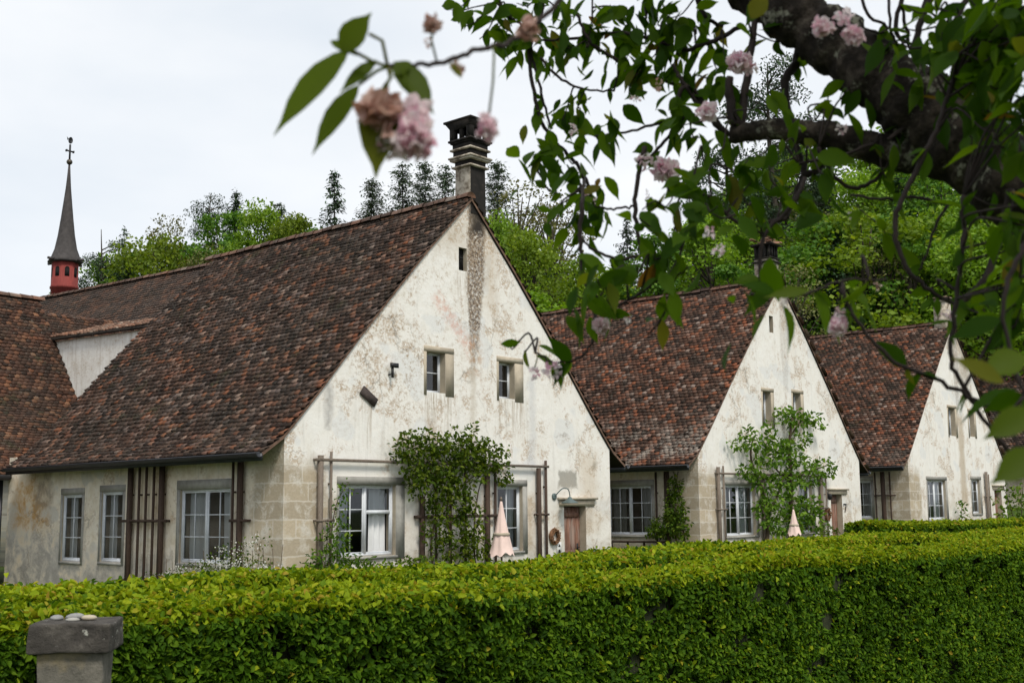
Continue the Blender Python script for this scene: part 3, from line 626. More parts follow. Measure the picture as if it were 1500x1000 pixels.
window(H2, gm2, 6.75, 7.40, 4.5, 5.60, 1, 1, 2, .2, None, (.12, .2, .12), 'stone_beige', sill=False, fw=.024)
window(H2, sm2, 1.55, 3.1, 1.1, 2.56, 2, 2, 3, .05, 'both', (.10, .10, .18), 'stone')
door(H2, 9.3, 10.2, 1.9, .15); make_chimney(H2, 5.2, 5.75, .1, .65, 8.75, 10.3, 'stub')
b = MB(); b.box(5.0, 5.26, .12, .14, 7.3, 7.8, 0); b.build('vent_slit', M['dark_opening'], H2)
H3 = make_house(3, .7, 'farthest house of the row, only its tiled roof showing beyond the third gable', M['plaster_b'], M['tile_dark'], [], [(1.55, 3.1, 1.5, 2.9)], 10.3)
window(H3, shifted(smap, .7), 1.55, 3.1, 1.5, 2.9, 2, 2, 3, .05, 'both', (.10, .10, .18), 'stone')

# ---- cloister wing behind the nearest house
o = hw(0, 0, 0); WG = empty('cloister_wing', hw(0, 10.2, 0), ROT)
tag(WG, 'low cloister wing with rusty brown tiles joining the nearest house from behind', 'building')
sw = lambda V: [(y, x-10.2, z) for x, y, z in V]
U0 = 3.62; RIDW = sdp(57, 439, 0, U0); B0 = sdp(118, 597, 0, U0); B1 = sdp(75, 500, 0, U0); B2 = sdp(236, 478, 0, U0)
wing_prof = [(.95, 2.60), (1.7, 3.05), (B0[0]-10.2, B0[1]), (RIDW[0]-10.2, RIDW[1])]
class SwapMB(MB):                                   # a roof that runs along u instead of r
    def arr(s, V, Fc, m=0): V = np.asarray(V, float).reshape(-1, 3); super().arr(V[:, [1, 0, 2]], Fc, m)
s1 = SwapMB(); deck(s1, wing_prof, -16, U0, .09, 1); tiles(s1, wing_prof, -16, U0)
bk = [(2*(RIDW[0]-10.2)-a, z) for a, z in wing_prof]; deck(s1, bk, -16, U0, .09, 1)
rfw = s1.build('roof', [M['tile_old'], M['soffit']], WG)
rc = SwapMB(); ridge_caps(rc, RIDW[0]-10.2, RIDW[1]+.05, -16, U0); rc.build('ridge_tiles', M['ridge'], rfw)
b = MB(); b.box(-16, -.02, 1.7, 1.9, -.8, 2.9, 0); b.box(-16, U0, 10.3, 10.5, -.8, 2.9, 0); b.build('wall', M['side'], WG)
b = MB(); b.tube([(-16, .86, 2.54), (-.1, .86, 2.54)], .075, 8); b.tube([(-.12, 1.25, 2.5), (-.12, 1.25, -.5)], .05, 8); b.build('gutter', M['gutter'], WG)
# triangular rendered cheek and its little roof
rr_ = B2[0]-.02
b = MB(); zt = (B1[1]+B2[1])/2
f2 = [(U0, .12, 2.9), (U0, 1.7, 2.9), (U0, B0[0]-10.2, B0[1]-.05), (U0, B1[0]-10.2, B1[1]-.02), (U0, .12, B2[1]-.02)]
b.poly(f2, 0); b.poly([(p[0]+.25, p[1], p[2]) for p in f2], 0); b.poly([f2[4], f2[3], (U0+.25, f2[3][1], f2[3][2]), (U0+.25, f2[4][1], f2[4][2])], 0); b.build('dormer_wall', M['white_plaster'], WG)
dr_ = MB(); dp = [(U0-.14, 0), (U0+1.6, .55)]
def dmap(mb_src, zofs0, zofs1, y0, y1):
    for V in mb_src.V: V[:, 2] += zofs0 + (V[:, 1]-y0)/(y1-y0)*(zofs1-zofs0)
tmp = MB(); deck(tmp, dp, .11, B1[0]-10.2+.12, .10, 1); tiles(tmp, dp, .11, B1[0]-10.2+.12, .15, .18, 0); dmap(tmp, B2[1]+.08, B1[1]+.08, .11, B1[0]-10.2)
tmp.build('dormer_roof', [M['ridge'], M['soffit']], WG)
RB = sdp(95, 462, 0, 5.0); s2 = SwapMB(); pb = [(RB[0]-10.2-2.6, RB[1]-2.8), (RB[0]-10.2, RB[1])]; deck(s2, pb, U0+.3, 8, .09, 1); tiles(s2, pb, U0+.3, 8); deck(s2, [(2*(RB[0]-10.2)-a, z) for a, z in pb], U0+.3, 8, .09, 1)
s2.build('lower_roof', [M['tile_old'], M['soffit']], WG)

# ---- church with its ridge turret far behind
zc = 12.3
def at_z(x, y, z): d = ray(x, y); return d*((z-EYE)/d[2]) + np.array([0, 0, EYE])
c0, c1 = at_z(330, 385, zc), at_z(112, 428, zc); cd = unit(c1-c0); clen = np.linalg.norm(c1-c0)
CH = empty('church', (c0[0], c0[1], 0), math.atan2(cd[1], cd[0])); tag(CH, 'long brown-roofed church with a slim red ridge turret and pointed spire', 'church')
s3 = SwapMB(); cpf = [(8.0, 3.2), (7.2, 4.0), (0, zc)]; e = clen+9
cpf2 = [(-a, z) for a, z in cpf]
for p in (cpf, cpf2): deck(s3, p, -7, e, .12, 1)
tiles(s3, cpf, -7, e, .17, .2, 0, .7)
rfc = s3.build('roof', [M['tile_church'], M['soffit']], CH)
rc = SwapMB(); ridge_caps(rc, 0, zc+.06, -7, e, .45, .15); rc.build('ridge_tiles', M['ridge'], rfc)
b = MB(); b.box(-6.6, e-.4, -7.0, 7.0, -.8, 4.0, 0); b.build('wall', M['side'], CH)
# turret
tp = at_z(93, 444, zc-.2); D_ = tp[1]; mpx = D_/F; loc = Matrix.Rotation(-CH.rotation_euler[2], 3, 'Z') @ Vector((tp[0]-c0[0], tp[1]-c0[1], 0)); tx, ty = loc.x, loc.y
zof = lambda y: at(95, y, D_)[2]; rad = 19.5*mpx
TU = empty('turret', (tx, ty, 0)); TU.parent = CH
b = MB(); k = 8; b.lathe([(rad, zof(470)), (rad, zof(424)), (rad*1.07, zof(423.5)), (rad*1.07, zof(420)), (rad, zof(419)), (rad*1.0, zof(386))], (0, 0, 0), 8); b.build('turret_body', M['red_wood'], TU)
for j in range(8):
    b = MB(); th = (j+.5)/8*2*math.pi; ap = rad*math.cos(math.pi/8)
    for q in (-.5, .5):
        fn = lambda x, y, z, th=th: (x*math.cos(th)-y*math.sin(th), x*math.sin(th)+y*math.cos(th), z)
        ww = rad*.17; off = 0
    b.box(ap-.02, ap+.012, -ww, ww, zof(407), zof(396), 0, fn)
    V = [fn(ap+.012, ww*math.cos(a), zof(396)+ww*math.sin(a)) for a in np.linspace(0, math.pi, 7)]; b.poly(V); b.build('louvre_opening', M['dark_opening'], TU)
b = MB(); b.lathe([(rad*1.3, zof(386)+.03), (rad*1.32, zof(383)), (rad*1.08, zof(377)), (rad*.84, zof(365)), (rad*.64, zof(345)), (rad*.47, zof(320)), (rad*.33, zof(297)), (rad*.2, zof(275)), (rad*.13, zof(258)), (rad*.07, zof(240))], (0, 0, 0), 8)
for th in (0.2, 1.8, 3.4, 5.0): b.tube([(rad*1.2*math.cos(th), rad*1.2*math.sin(th), zof(383)), (rad*1.75*math.cos(th), rad*1.75*math.sin(th), zof(382)-.05)], .07, 6)
b.build('spire', M['slate'], TU)
b = MB(); s_ = 4.4*mpx; b.lathe([(s_*math.sin(a)+.001, zof(237.5)-s_*math.cos(a)) for a in np.linspace(0.05, math.pi-.05, 9)], (0, 0, 0), 12); b.build('ball', M['bronze'], TU, True)
b = MB(); b.box(-.035, .035, -.035, .035, zof(234), zof(212)); b.box(-.03, .03, -6*mpx, 6*mpx, zof(222.6), zof(220.8)); q = .7*mpx
for sy in (-1, 1): b.box(-.06, .06, sy*6*mpx-q, sy*6*mpx+q, zof(223.2), zof(220.2))
b.build('cross', M['metal_dark'], TU)
b = MB(); zz = zof(206); V = [(.02, 3.2*mpx*math.cos(a), zz+5*mpx*math.sin(a)) for a in np.linspace(0, 2*math.pi, 15)[:-1]]
b.arr(V+[(-.06, y, z) for _, y, z in V], [np.arange(14)[None], (np.arange(14)[::-1]+14)[None], np.array([(i, (i+1) % 14, 14+(i+1) % 14, 14+i) for i in range(14)])]); b.arr([(0, 3*mpx, zz+2*mpx), (0, 6*mpx, zz+5*mpx), (0, 5*mpx, zz-1*mpx)], [np.array([(0, 1, 2)])]); b.build('weathercock', M['metal_dark'], TU)

# ------------------------------------------------------------------ trellises (timber against the walls)
def trellis(h, bars, label, mat='post', dz=0):
    """bars: (plane 'g'/'s', a0, a1, z0, z1, depth)"""
    o = hw(0, 0, 0, h); mb_ = {}
    root = empty('trellis', (o[0], o[1], 0), ROT); tag(root, label, 'trellis', 'wooden trellises on the house walls')
    for (pl, a0, a1, z0, z1, d) in bars:
        mb = MB(); vert = (z1-z0) > (a1-a0)
        off = -.06 if vert else -.09
        fn = (lambda x, y, z: (x, y, z)) if pl == 'g' else (lambda x, y, z: (y, x, z))
        mb.box(a0, a1, off-d, off, z0, z1, 0, fn)
        mid = (a0+a1)/2 if vert else a0+.05
        mb.box(mid-.02 if vert else a0+.01, mid+.02 if vert else a0+.04, off, .0, (z0*.2+z1*.8) if vert else z0+.005, (z0*.2+z1*.8)+.04 if vert else z1-.005, 0, fn)
        mb.build('post' if vert else 'rail', M[mat], root)
    return root
G0 = -.55
trellis(0, [('g', .80, .90, G0, 2.72, .07), ('g', 1.12, 1.16, G0, 2.80, .04), ('g', .72, 8.10, 2.60, 2.66, .04), ('g', .74, 1.2, 1.39, 1.44, .05)], 'weathered trellis post and long top rail left of the big gable window', 'post_pale')
trellis(0, [('g', 3.68, 3.78, G0, 1.9, .07), ('g', 4.15, 4.19, G0, 2.5, .04), ('g', 4.62, 4.66, G0, 2.5, .04), ('g', 5.1, 5.14, G0, 2.5, .04), ('g', 5.80, 5.91, G0, 2.5, .07), ('g', 6.12, 6.17, G0, 2.58, .04), ('g', 3.55, 6.3, 1.42, 1.49, .04)], 'trellis of dark posts under the big climbing shrub between two gable windows', 'post')
trellis(0, [('g', 7.68, 7.78, G0, 2.59, .07), ('g', 7.99, 8.05, G0, 2.78, .04), ('g', 7.62, 8.1, 1.44, 1.49, .03)], 'dark double trellis post left of the nearest brown door', 'post')
trellis(0, [('s', 5.30, 5.42, G0, 2.62, .08), ('s', 5.00, 5.05, G0, 2.62, .04), ('s', 4.72, 4.77, G0, 2.62, .04), ('s', 4.42, 4.47, G0, 2.62, .04), ('s', 4.04, 4.16, G0, 2.62, .08), ('s', 3.88, 5.66, 1.40, 1.46, .04), ('s', 3.9, 5.7, .10, .16, .04)], 'dark ladder-like trellis between the windows of the long side wall', 'post')
trellis(0, [('s', 1.22, 1.33, G0, 2.62, .08), ('s', 1.53, 1.57, G0, 2.62, .04), ('s', 1.02, 1.6, 1.40, 1.46, .04)], 'narrow dark trellis on the side wall beside the sandstone corner', 'post')
trellis(1, [('g', .90, 1.0, G0, 2.78, .07), ('g', 1.24, 1.29, G0, 2.82, .04), ('g', .88, 8.0, 2.56, 2.62, .04), ('g', .86, 1.35, 1.5, 1.55, .05), ('g', 7.48, 7.64, G0, 2.6, .07), ('g', 7.92, 7.97, G0, 2.6, .04), ('g', 3.55, 3.70, G0, 2.6, .07), ('g', 7.4, 8.0, 1.5, 1.56, .04)], 'trellis frame on the second gable behind the espalier tree', 'post_pale')
trellis(1, [('s', .98, 1.12, G0, 2.66, .08), ('s', 1.42, 1.47, G0, 2.66, .04), ('s', 1.0, 4.2, .56, .62, .05), ('s', 1.9, 1.95, G0, .56, .04), ('s', 2.5, 2.55, G0, .56, .04), ('s', 3.1, 3.15, G0, .56, .04)], 'low dark trellis under the side window of the second house', 'post')
trellis(2, [('s', .95, 1.10, G0, 2.9, .08), ('s', .72, .77, G0, 2.9, .04), ('s', 1.32, 1.37, G0, 2.9, .04), ('s', .55, 1.4, 1.95, 2.0, .04), ('s', 1.0, 3.2, .72, .78, .05), ('s', 2.0, 2.05, G0, .72, .04), ('s', 2.6, 2.65, G0, .72, .04)], 'dark trellis with three uprights on the side wall of the third house', 'post')
trellis(2, [('g', 8.05, 8.2, G0, 3.0, .08), ('g', 8.45, 8.5, G0, 2.9, .04), ('g', 7.95, 8.6, 1.9, 1.95, .03)], 'tall dark post on the third gable right of its windows', 'post_pale')

# ------------------------------------------------------------------ small things at the walls
def wall_lamp(h, u, z, label):
    o = hw(u, 0, z, h); r = empty('wall_lamp', o, ROT); tag(r, label, 'lamp', 'lamps beside the house doors')
    b = MB(); b.lathe([(.001, -.0), (.085, 0), (.085, .03), (.06, .04)], (0, 0, 0), 12)
    V = b.V; b.V = [np.stack([v[:, 0], -v[:, 2], v[:, 1]], 1) for v in V]; b.build('back_plate', M['lamp'], r)
    b = MB(); b.tube(spline([(0, -.03, 0), (.06, -.12, .12), (.13, -.2, .20), (.22, -.28, .18), (.25, -.31, .05), (.25, -.31, -.04)], 5), .014, 8); b.build('arm', M['lamp'], r, True)
    b = MB(); b.lathe([(.03, .02), (.05, 0), (.07, -.04), (.21, -.12), (.22, -.14), (.20, -.135), (.06, -.06)], (.25, -.31, -.03), 16); b.build('lamp_shade', M['lamp'], r, True)
    return r
wall_lamp(0, 8.42, 1.90, 'green-grey gooseneck lamp over the nearest brown door')
b = MB(); b.box(-.05, .05, -.03, -.0, -.12, .12); b.lathe([(.02, -.16), (.07, -.12), (.08, .02), (.06, .06)], (0, -.11, 0), 10); b.box(-.02, .02, -.06, -.03, -.02, .02)
tag(b.build('wall_lamp', M['metal_dark'], loc=hw(8.12, 0, 1.95, 1), rz=ROT), 'small dark wall lantern left of the door numbered 7', 'lamp', 'lamps beside the house doors')
def wreath(h, u, z, R, label):
    b = MB(); n = 90
    for i in range(n):
        th = random.uniform(0, 2*math.pi); a = R*random.uniform(.75, 1.15); c = np.array([a*math.cos(th), -.06+random.uniform(-.05, .03), a*math.sin(th)*1.15])
        d = np.array([-math.sin(th), random.uniform(-.4, .4), math.cos(th)])*R*.5 + RNG.normal(0, .03, 3); b.tube([c-d*.6, c+RNG.normal(0, .012, 3), c+d*.6], .012, 5)
    b.tube([(R*math.cos(t_), -.045, R*1.15*math.sin(t_)) for t_ in np.linspace(0, 2*math.pi, 25)], .04, 6)
    return tag(b.build('wreath', M['wicker'], loc=hw(u, 0, z, h), rz=ROT), label, 'wreath', 'door wreaths')
wreath(0, 8.37, .92, .15, 'brown dried wreath hanging left of the nearest door'); wreath(1, 8.02, 1.3, .17, 'small tan wreath hanging beside the door numbered 7')
r = empty('house_number_plate', hw(8.58, 0, .63, 0), ROT); tag(r, 'small white plate with two black marks low beside the nearest door', 'sign')
b = MB(); b.box(-.085, .085, -.022, -.001, -.16, .15); b.build('plate', M['white_sign'], r)
b = MB(); b.arr([(-.05, -.026, .03), (.05, -.026, .03), (0.01, -.026, .11)], [np.array([(0, 1, 2)])]); b.poly([(.045*math.cos(a), -.026, -.08+.045*math.sin(a)) for a in np.linspace(0, 2*math.pi, 13)[:-1]]); b.build('numeral', M['black'], r)
def parasol(x, ytop, ybot, wpx, h, rr, label):
    u, zt = gp(x, ytop, h, rr); _, zb = gp(x, ybot, h, rr); o = hw(u, rr, 0, h); dist = o[1]; R = wpx/2*dist/F
    z0 = float(ground_z(o[0], o[1])); r = empty('parasol', (o[0], o[1], z0)); tag(r, label, 'parasol', 'closed garden parasols')
    b = MB(); k = 40; prof = [(0, 0), (.04, .06), (.12, .22), (.3, .52), (.55, .75), (.85, .92), (1.0, .97), (1.0, 1.0)]
    H = zt-zb; V = []
    for fr_, (rf_, tt) in enumerate([(.03, 0), (.10, .02), (.16, .10), (.32, .32), (.55, .60), (.78, .84), (.95, .985), (1.0, 1.0)]):
        for j in range(k):
            th = 2*math.pi*j/k; fold = 1 + .08*tt*math.cos(8*th) + .05*tt*math.cos(5*th+1)
            dz_ = .035*math.cos(8*th+.4)*tt + .03*math.cos(3*th)*tt
            V.append((R*rf_*fold*math.cos(th), R*rf_*fold*math.sin(th), zt-z0 - H*tt - dz_*(tt > .95)))
    b.arr(V, [np.array([(i*k+j, (i+1)*k+j, (i+1)*k+(j+1) % k, i*k+(j+1) % k) for i in range(7) for j in range(k)])]); b.build('canopy', M['parasol'], r, True)
    b = MB(); zz_ = zt-z0-H*.62; b.lathe([(R*.66, zz_-.03), (R*.69, zz_-.025), (R*.66, zz_+.03), (R*.6, zz_+.03)], (0, 0, 0), 16); b.build('strap', M['stone_beige'], r, True)
    b = MB(); b.tube([(0, 0, 0), (0, 0, zt-z0+.08)], .022, 8); b.lathe([(.03, 0), (.03, .05), (.005, .09)], (0, 0, zt-z0), 8); b.build('pole', M['post_pale'], r)
    b = MB(); b.lathe([(.25, 0), (.25, .06), (.06, .1), (.05, .3)], (0, 0, .0), 14); b.build('base', M['metal_dark'], r)
parasol(734, 733, 812, 36, 0, -1.1, 'closed pale pink parasol in front of the nearest house')
parasol(1162, 745, 783, 21, 1, -1.2, 'closed pale pink parasol by the espalier of the second house')

# ------------------------------------------------------------------ leaves
M['leaf_hedge'] = leafmat('hedge_leaf_old', [(0, (.024, .062, .004)), (.35, (.050, .116, .006)), (.72, (.09, .182, .009)), (1, (.155, .255, .014))], .34, .6, 1.1, .6, False, .08)
M['leaf_young'] = leafmat('hedge_leaf_young', [(0, (.14, .22, .008)), (.5, (.25, .34, .012)), (.85, (.36, .42, .018)), (1, (.38, .27, .04))], .38, .6, 1.3, .35, False, .1)
M['leaf_vine'] = leafmat('shrub_leaf', [(0, (.04, .09, .010)), (.5, (.09, .175, .016)), (.85, (.17, .27, .025)), (1, (.24, .32, .04))], .4, .55, 2, .45, True, .1)
M['leaf_pear'] = leafmat('pear_leaf', [(0, (.055, .11, .012)), (.5, (.11, .19, .02)), (1, (.21, .30, .04))], .38, .55, 1.5, .5, True, .1)
M['leaf_light'] = leafmat('beech_leaf', [(0, (.12, .20, .010)), (.5, (.17, .27, .014)), (.85, (.23, .34, .020)), (1, (.30, .38, .03))], .45, .6, .35, .5)
M['leaf_mid'] = leafmat('maple_leaf', [(0, (.05, .115, .010)), (.5, (.095, .19, .016)), (1, (.18, .29, .03))], .42, .6, .35, .5)
M['leaf_olive'] = leafmat('budding_leaf', [(0, (.10, .10, .03)), (.5, (.15, .16, .045)), (1, (.22, .2, .08))], .3, .6, .35, .4)
M['needle'] = leafmat('spruce_needle', [(0, (.020, .045, .022)), (.5, (.038, .078, .034)), (1, (.075, .125, .055))], .12, .7, .3, .4)
M['needle_pale'] = leafmat('larch_needle', [(0, (.05, .085, .055)), (.5, (.085, .13, .085)), (1, (.14, .19, .12))], .2, .7, .3, .4)
M['hedge_core'] = simple('hedge_twigs', (.018, .022, .008), .95, .5, 12, .5)
M['petal'] = leafmat('white_petal', [(0, (.55, .55, .5)), (1, (.8, .8, .76))], .3, .6, 2, .1, False, .2, (1, 1, 1))

def hedge(P0, P1, thick, ztop, leaf, n_face, n_top, label, seed, wob=.05, side=1, top_wob=.06, round_=.10, rise=0.0):
    """clipped hedge whose front-top edge runs P0->P1 (plan), thickness away from the camera"""
    rng = np.random.default_rng(seed); tilt = rise; P0 = np.array(P0, float); P1 = np.array(P1, float); d = P1-P0; L = np.linalg.norm(d); d /= L; nb = np.array([-d[1], d[0]])
    if nb[1] < 0: nb = -nb
    b = MB(); N = 60
    ph = rng.uniform(0, 6, 6)
    topw = lambda s: top_wob*(np.sin(s*.9+ph[0])*.5 + np.sin(s*2.3+ph[1])*.3 + np.sin(s*.35+ph[2])*.6) + tilt*s
    facew = lambda s, z: wob*(np.sin(s*1.7+z*2+ph[3])*.6 + np.sin(s*3.9-z*3.1+ph[4])*.4 + np.sin(s*.6+ph[5]))
    zg = lambda s: ground_z(P0[0]+d[0]*s, P0[1]+d[1]*s)
    # dark twiggy core
    ss = np.linspace(0, L, N); V = []
    for s in ss:
        zt = ztop + topw(s) - .10; z0 = float(zg(s)) - .1
        for t_, z in ((.11, z0), (.11, zt-.06), (.22, zt), (thick-.22, zt), (thick-.11, zt-.06), (thick-.11, z0)):
            q = P0+d*s+nb*t_; V.append((q[0], q[1], z))
    q = [(i*6+j, i*6+j+1, (i+1)*6+j+1, (i+1)*6+j) for i in range(N-1) for j in range(5)]; b.arr(V, [np.array(q), np.arange(6)[None], np.arange(6)[None]+(N-1)*6], 2)
    def put(s, t_, z, nrm3, n, mats, size):
        axis = rng.normal(0, .55, (n, 3)); axis[:, 2] -= .25; axis += nrm3*.55
        nn = nrm3 + rng.normal(0, .45, (n, 3)); nn[:, 2] += .35
        base = np.stack([P0[0]+d[0]*s+nb[0]*t_, P0[1]+d[1]*s+nb[1]*t_, z], 1); sz = size*rng.uniform(.65, 1.25, n)
        for m in (0, 1):
            k = mats == m
            if k.any(): hexleaves(b, base[k]-unit(axis[k])*sz[k][:, None]*.5, axis[k], nn[k], sz[k], sz[k]*.62, m)
    # near part of the hedge carries smaller spacing: sample denser where it is close to the camera
    def samp(n):
        u = rng.uniform(0, 1, n); return L*u**1.35
    n = n_face; s = samp(n); z0 = zg(s); zz = np.minimum(z0, ztop-1.25); hh = rng.uniform(0, 1, n)**.85; z = zz+(ztop+topw(s)-zz)*hh
    gap = np.sin(s*5.3+z*3+ph[0])*np.sin(z*8.7-s*2.1+ph[1]) + .6*np.sin(s*11.7-z*6+ph[2])*np.sin(z*14.3+s*4+ph[3]); hollow = np.clip((gap-.45)/.5, 0, 1)*(z < ztop-.10)
    kp = rng.uniform(0, 1, n) > hollow*.72; s, z, hh, hollow = s[kp], z[kp], hh[kp], hollow[kp]; n = len(s)
    depth = np.abs(rng.normal(0, .05, n)) - .03 + hollow*.07 + facew(s, z) + round_*np.clip((z-(ztop-.12))/.12, 0, 1)**2
    yng = ((z > ztop+topw(s)-.035) & (rng.uniform(0, 1, n) < .6)) | (rng.uniform(0, 1, n) < .035)
    put(s, depth, z, np.array([-nb[0], -nb[1], .25]), n, np.where(yng, 1, 0), leaf)
    n = n_top; s = samp(n); t_ = rng.uniform(0, thick, n); edge = np.clip((.15-np.minimum(t_, thick-t_))/.15, 0, 1)
    z = ztop + topw(s) - edge**2*.07 + rng.normal(0, .028, n) + .03*np.sin(s*7+t_*9)*np.sin(s*5.1-t_*4)
    put(s, t_+facew(s, ztop)*edge, z, np.array([0, 0, 1.]), n, np.where(rng.uniform(0, 1, n) < .84, 1, 0), leaf)
    n = n_face//8; s = samp(n); z = ztop-rng.uniform(0, .6, n); put(s, thick+np.abs(rng.normal(0, .04, n))*0+facew(s, z), z, np.array([nb[0], nb[1], .2]), n, np.zeros(n, int), leaf)
    for s0, sg in ((0, -1), (L, 1)):
        n = 1500; t_ = rng.uniform(0, thick, n); zb = float(zg(s0)); z = rng.uniform(zb, ztop, n); put(np.full(n, s0)+rng.normal(0, .03, n), t_, z, np.array([d[0]*sg, d[1]*sg, .2]), n, (rng.uniform(0, 1, n) < .08).astype(int), leaf)
    n = n_top//28; s = samp(n); s = np.round(s*9)/9+rng.normal(0, .018, n); s = np.clip(s, 0, L); t_ = rng.uniform(.05, thick-.05, n)
    z = ztop+topw(s)+rng.uniform(0, .085, n)*(rng.uniform(0, 1, n)**.6); put(s, t_, z, np.array([0, 0, 1.6]), n, np.ones(n, int), leaf*.85)
    return tag(b.build('hedge', [M['leaf_hedge'], M['leaf_young'], M['hedge_core']]), label, 'hedge', 'clipped hornbeam hedges')
hd = unit(np.array([7.41+2.39, 17.5-7.2])); p0 = np.array([-2.39, 7.2])
hedge(p0-hd*1.9, p0+hd*19, .85, .985, .064, 120000, 80000, 'broad clipped green hedge nearest the camera, behind the stone pillar', 5)
q0 = np.array([0, 14.9]); nv = np.array([DG[1], -DG[0]])
hedge(q0+nv*1.15-DG*9.5, q0+nv*1.15+DG*24, 1.15, .965, .075, 46000, 64000, 'longer second hedge running parallel behind the front hedge', 6, .05, 1, .06, .10, .0012)
a3, b3 = at(1288, 768, 27.3), at(1570, 768, 33); hedge(a3[:2], b3[:2], .9, 1.14, .10, 9000, 9000, 'short distant hedge in front of the third house', 8, .03, 1, .03)

# ------------------------------------------------------------------ stone gate pillar
t = NT('pillar_stone'); v = t.obj(); n = t.noise(v, 9, 6, .7); n2 = t.noise(v, 2.4, 5, .6)
c = t.ramp(n, [(.3, (.030, .027, .025)), (.55, (.078, .070, .062)), (.8, (.17, .155, .135))]); c = t.mix(t.mr(n2, .46, .62, 0, .8), c, (.045, .041, .037))
lich = t.mr(t.noise(v, 16, 5, .7), .62, .68, 0, .8); c = t.mix(lich, c, (.45, .45, .40)); M['pillar'] = t.end(t.pr(c, .95, t.bump(t.m('ADD', n, t.m('MULTIPLY', n2, 1.5)), .8, .03), .2))
t = NT('pillar_stone_lower'); v = t.obj(); n = t.noise(v, 11, 6, .7); c = t.ramp(n, [(.3, (.09, .085, .072)), (.6, (.16, .148, .125)), (.85, (.24, .22, .185))]); c = t.mix(t.mr(t.noise(v, 3, 4), .55, .66, 0, .7), c, (.24, .19, .10))
M['pillar_low'] = t.end(t.pr(c, .95, t.bump(n, .7, .03), .2))
PD = 6.35; pc = at(92, 930, PD); mp_ = PD/F; hwid = 137/2*mp_*.83; yaw = math.radians(9)
PL = empty('gate_pillar', (pc[0], pc[1]+hwid, -.7), yaw); tag(PL, 'weathered stone gate pillar with dark mossy cap at the front hedge', 'pillar')
def rough_block(hx, hy, z0, z1, seed, amp=.012, nn=10, bevel=.03, top_dome=0.0):
    rng = np.random.default_rng(seed); bm_ = MB(); grid = {}
    V = []; Fc = []
    ph = rng.uniform(0, 6, 8)
    def disp(p):
        x, y, z = p; k = amp
        return (x + k*math.sin(7*y+11*z+ph[0]) + k*.6*math.sin(19*z+15*y+ph[1]), y + k*math.sin(8*x+9*z+ph[2]) + k*.6*math.sin(17*x-14*z+ph[3]), z + k*.8*math.sin(9*x+8*y+ph[4]) + k*.4*math.sin(23*x-17*y+ph[5]))
    def rnd(p):
        x, y, z = p; cz, hz = (z0+z1)/2, (z1-z0)/2
        q = np.array([x, y, z-cz]); inner = np.array([hx-bevel, hy-bevel, hz-bevel]); cl = np.clip(q, -inner, inner); d_ = q-cl; l = np.linalg.norm(d_)
        if l > bevel: q = cl + d_/l*bevel
        q[2] += cz; return disp(q)
    for ax, sg in ((0, 1), (0, -1), (1, 1), (1, -1), (2, 1), (2, -1)):
        base = len(V); o1, o2 = [i for i in range(3) if i != ax]; hs_ = [hx, hy, (z1-z0)/2]
        for i in range(nn+1):
            for j in range(nn+1):
                p = [0, 0, 0]; p[ax] = sg*hs_[ax]; p[o1] = (i/nn*2-1)*hs_[o1]; p[o2] = (j/nn*2-1)*hs_[o2]; p[2] += (z0+z1)/2; V.append(rnd(p))
        flip = (sg > 0) == (ax != 1)
        for i in range(nn):
            for j in range(nn):
                f = (base+i*(nn+1)+j, base+(i+1)*(nn+1)+j, base+(i+1)*(nn+1)+j+1, base+i*(nn+1)+j+1); Fc.append(f if flip else f[::-1])
    bm_.arr(V, [np.array(Fc)]); return bm_
zcap0, zcap1 = at(107, 958, PD)[2]+.7, at(107, 913, PD)[2]+.7
rough_block(hwid, hwid, zcap0, zcap1, 2, .005, 22, .014).build('cap', M['pillar'], PL, True)
rough_block(hwid*.80, hwid*.80, -.1, zcap0+.01, 3, .004, 22, .012).build('shaft', M['pillar_low'], PL, True)
ptop = zcap1-.7
for i, (dx, dy, s, lb) in enumerate([(-.11, .0, .055, 'white pebble at the far end of the stones on the pillar cap'), (-.03, .05, .062, 'largest pale stone lying on the pillar cap'), (.055, .02, .05, 'rounded brown stone on the pillar cap'), (.0, -.07, .04, 'flat grey pebble at the near edge of the pillar cap')]):
    b = MB(); k = 9; pr_ = [(math.sin(a)*s*.75+.001, -math.cos(a)*s*.3) for a in np.linspace(.08, math.pi-.08, 7)]; b.lathe(pr_, (0, 0, 0), k, 0, 1.25, .85)
    b.V = [v*(1+.10*np.sin(v*70+i)) for v in b.V]; mt = M['pebble'] if i < 2 else M['stone_beige'] if i == 2 else M['stone']
    o = b.build('pebble', mt, None, True, (pc[0]+dx, pc[1]+hwid+dy, ptop+s*.22), random.uniform(0, 3)); tag(o, lb, 'stone', 'stones on the pillar cap')

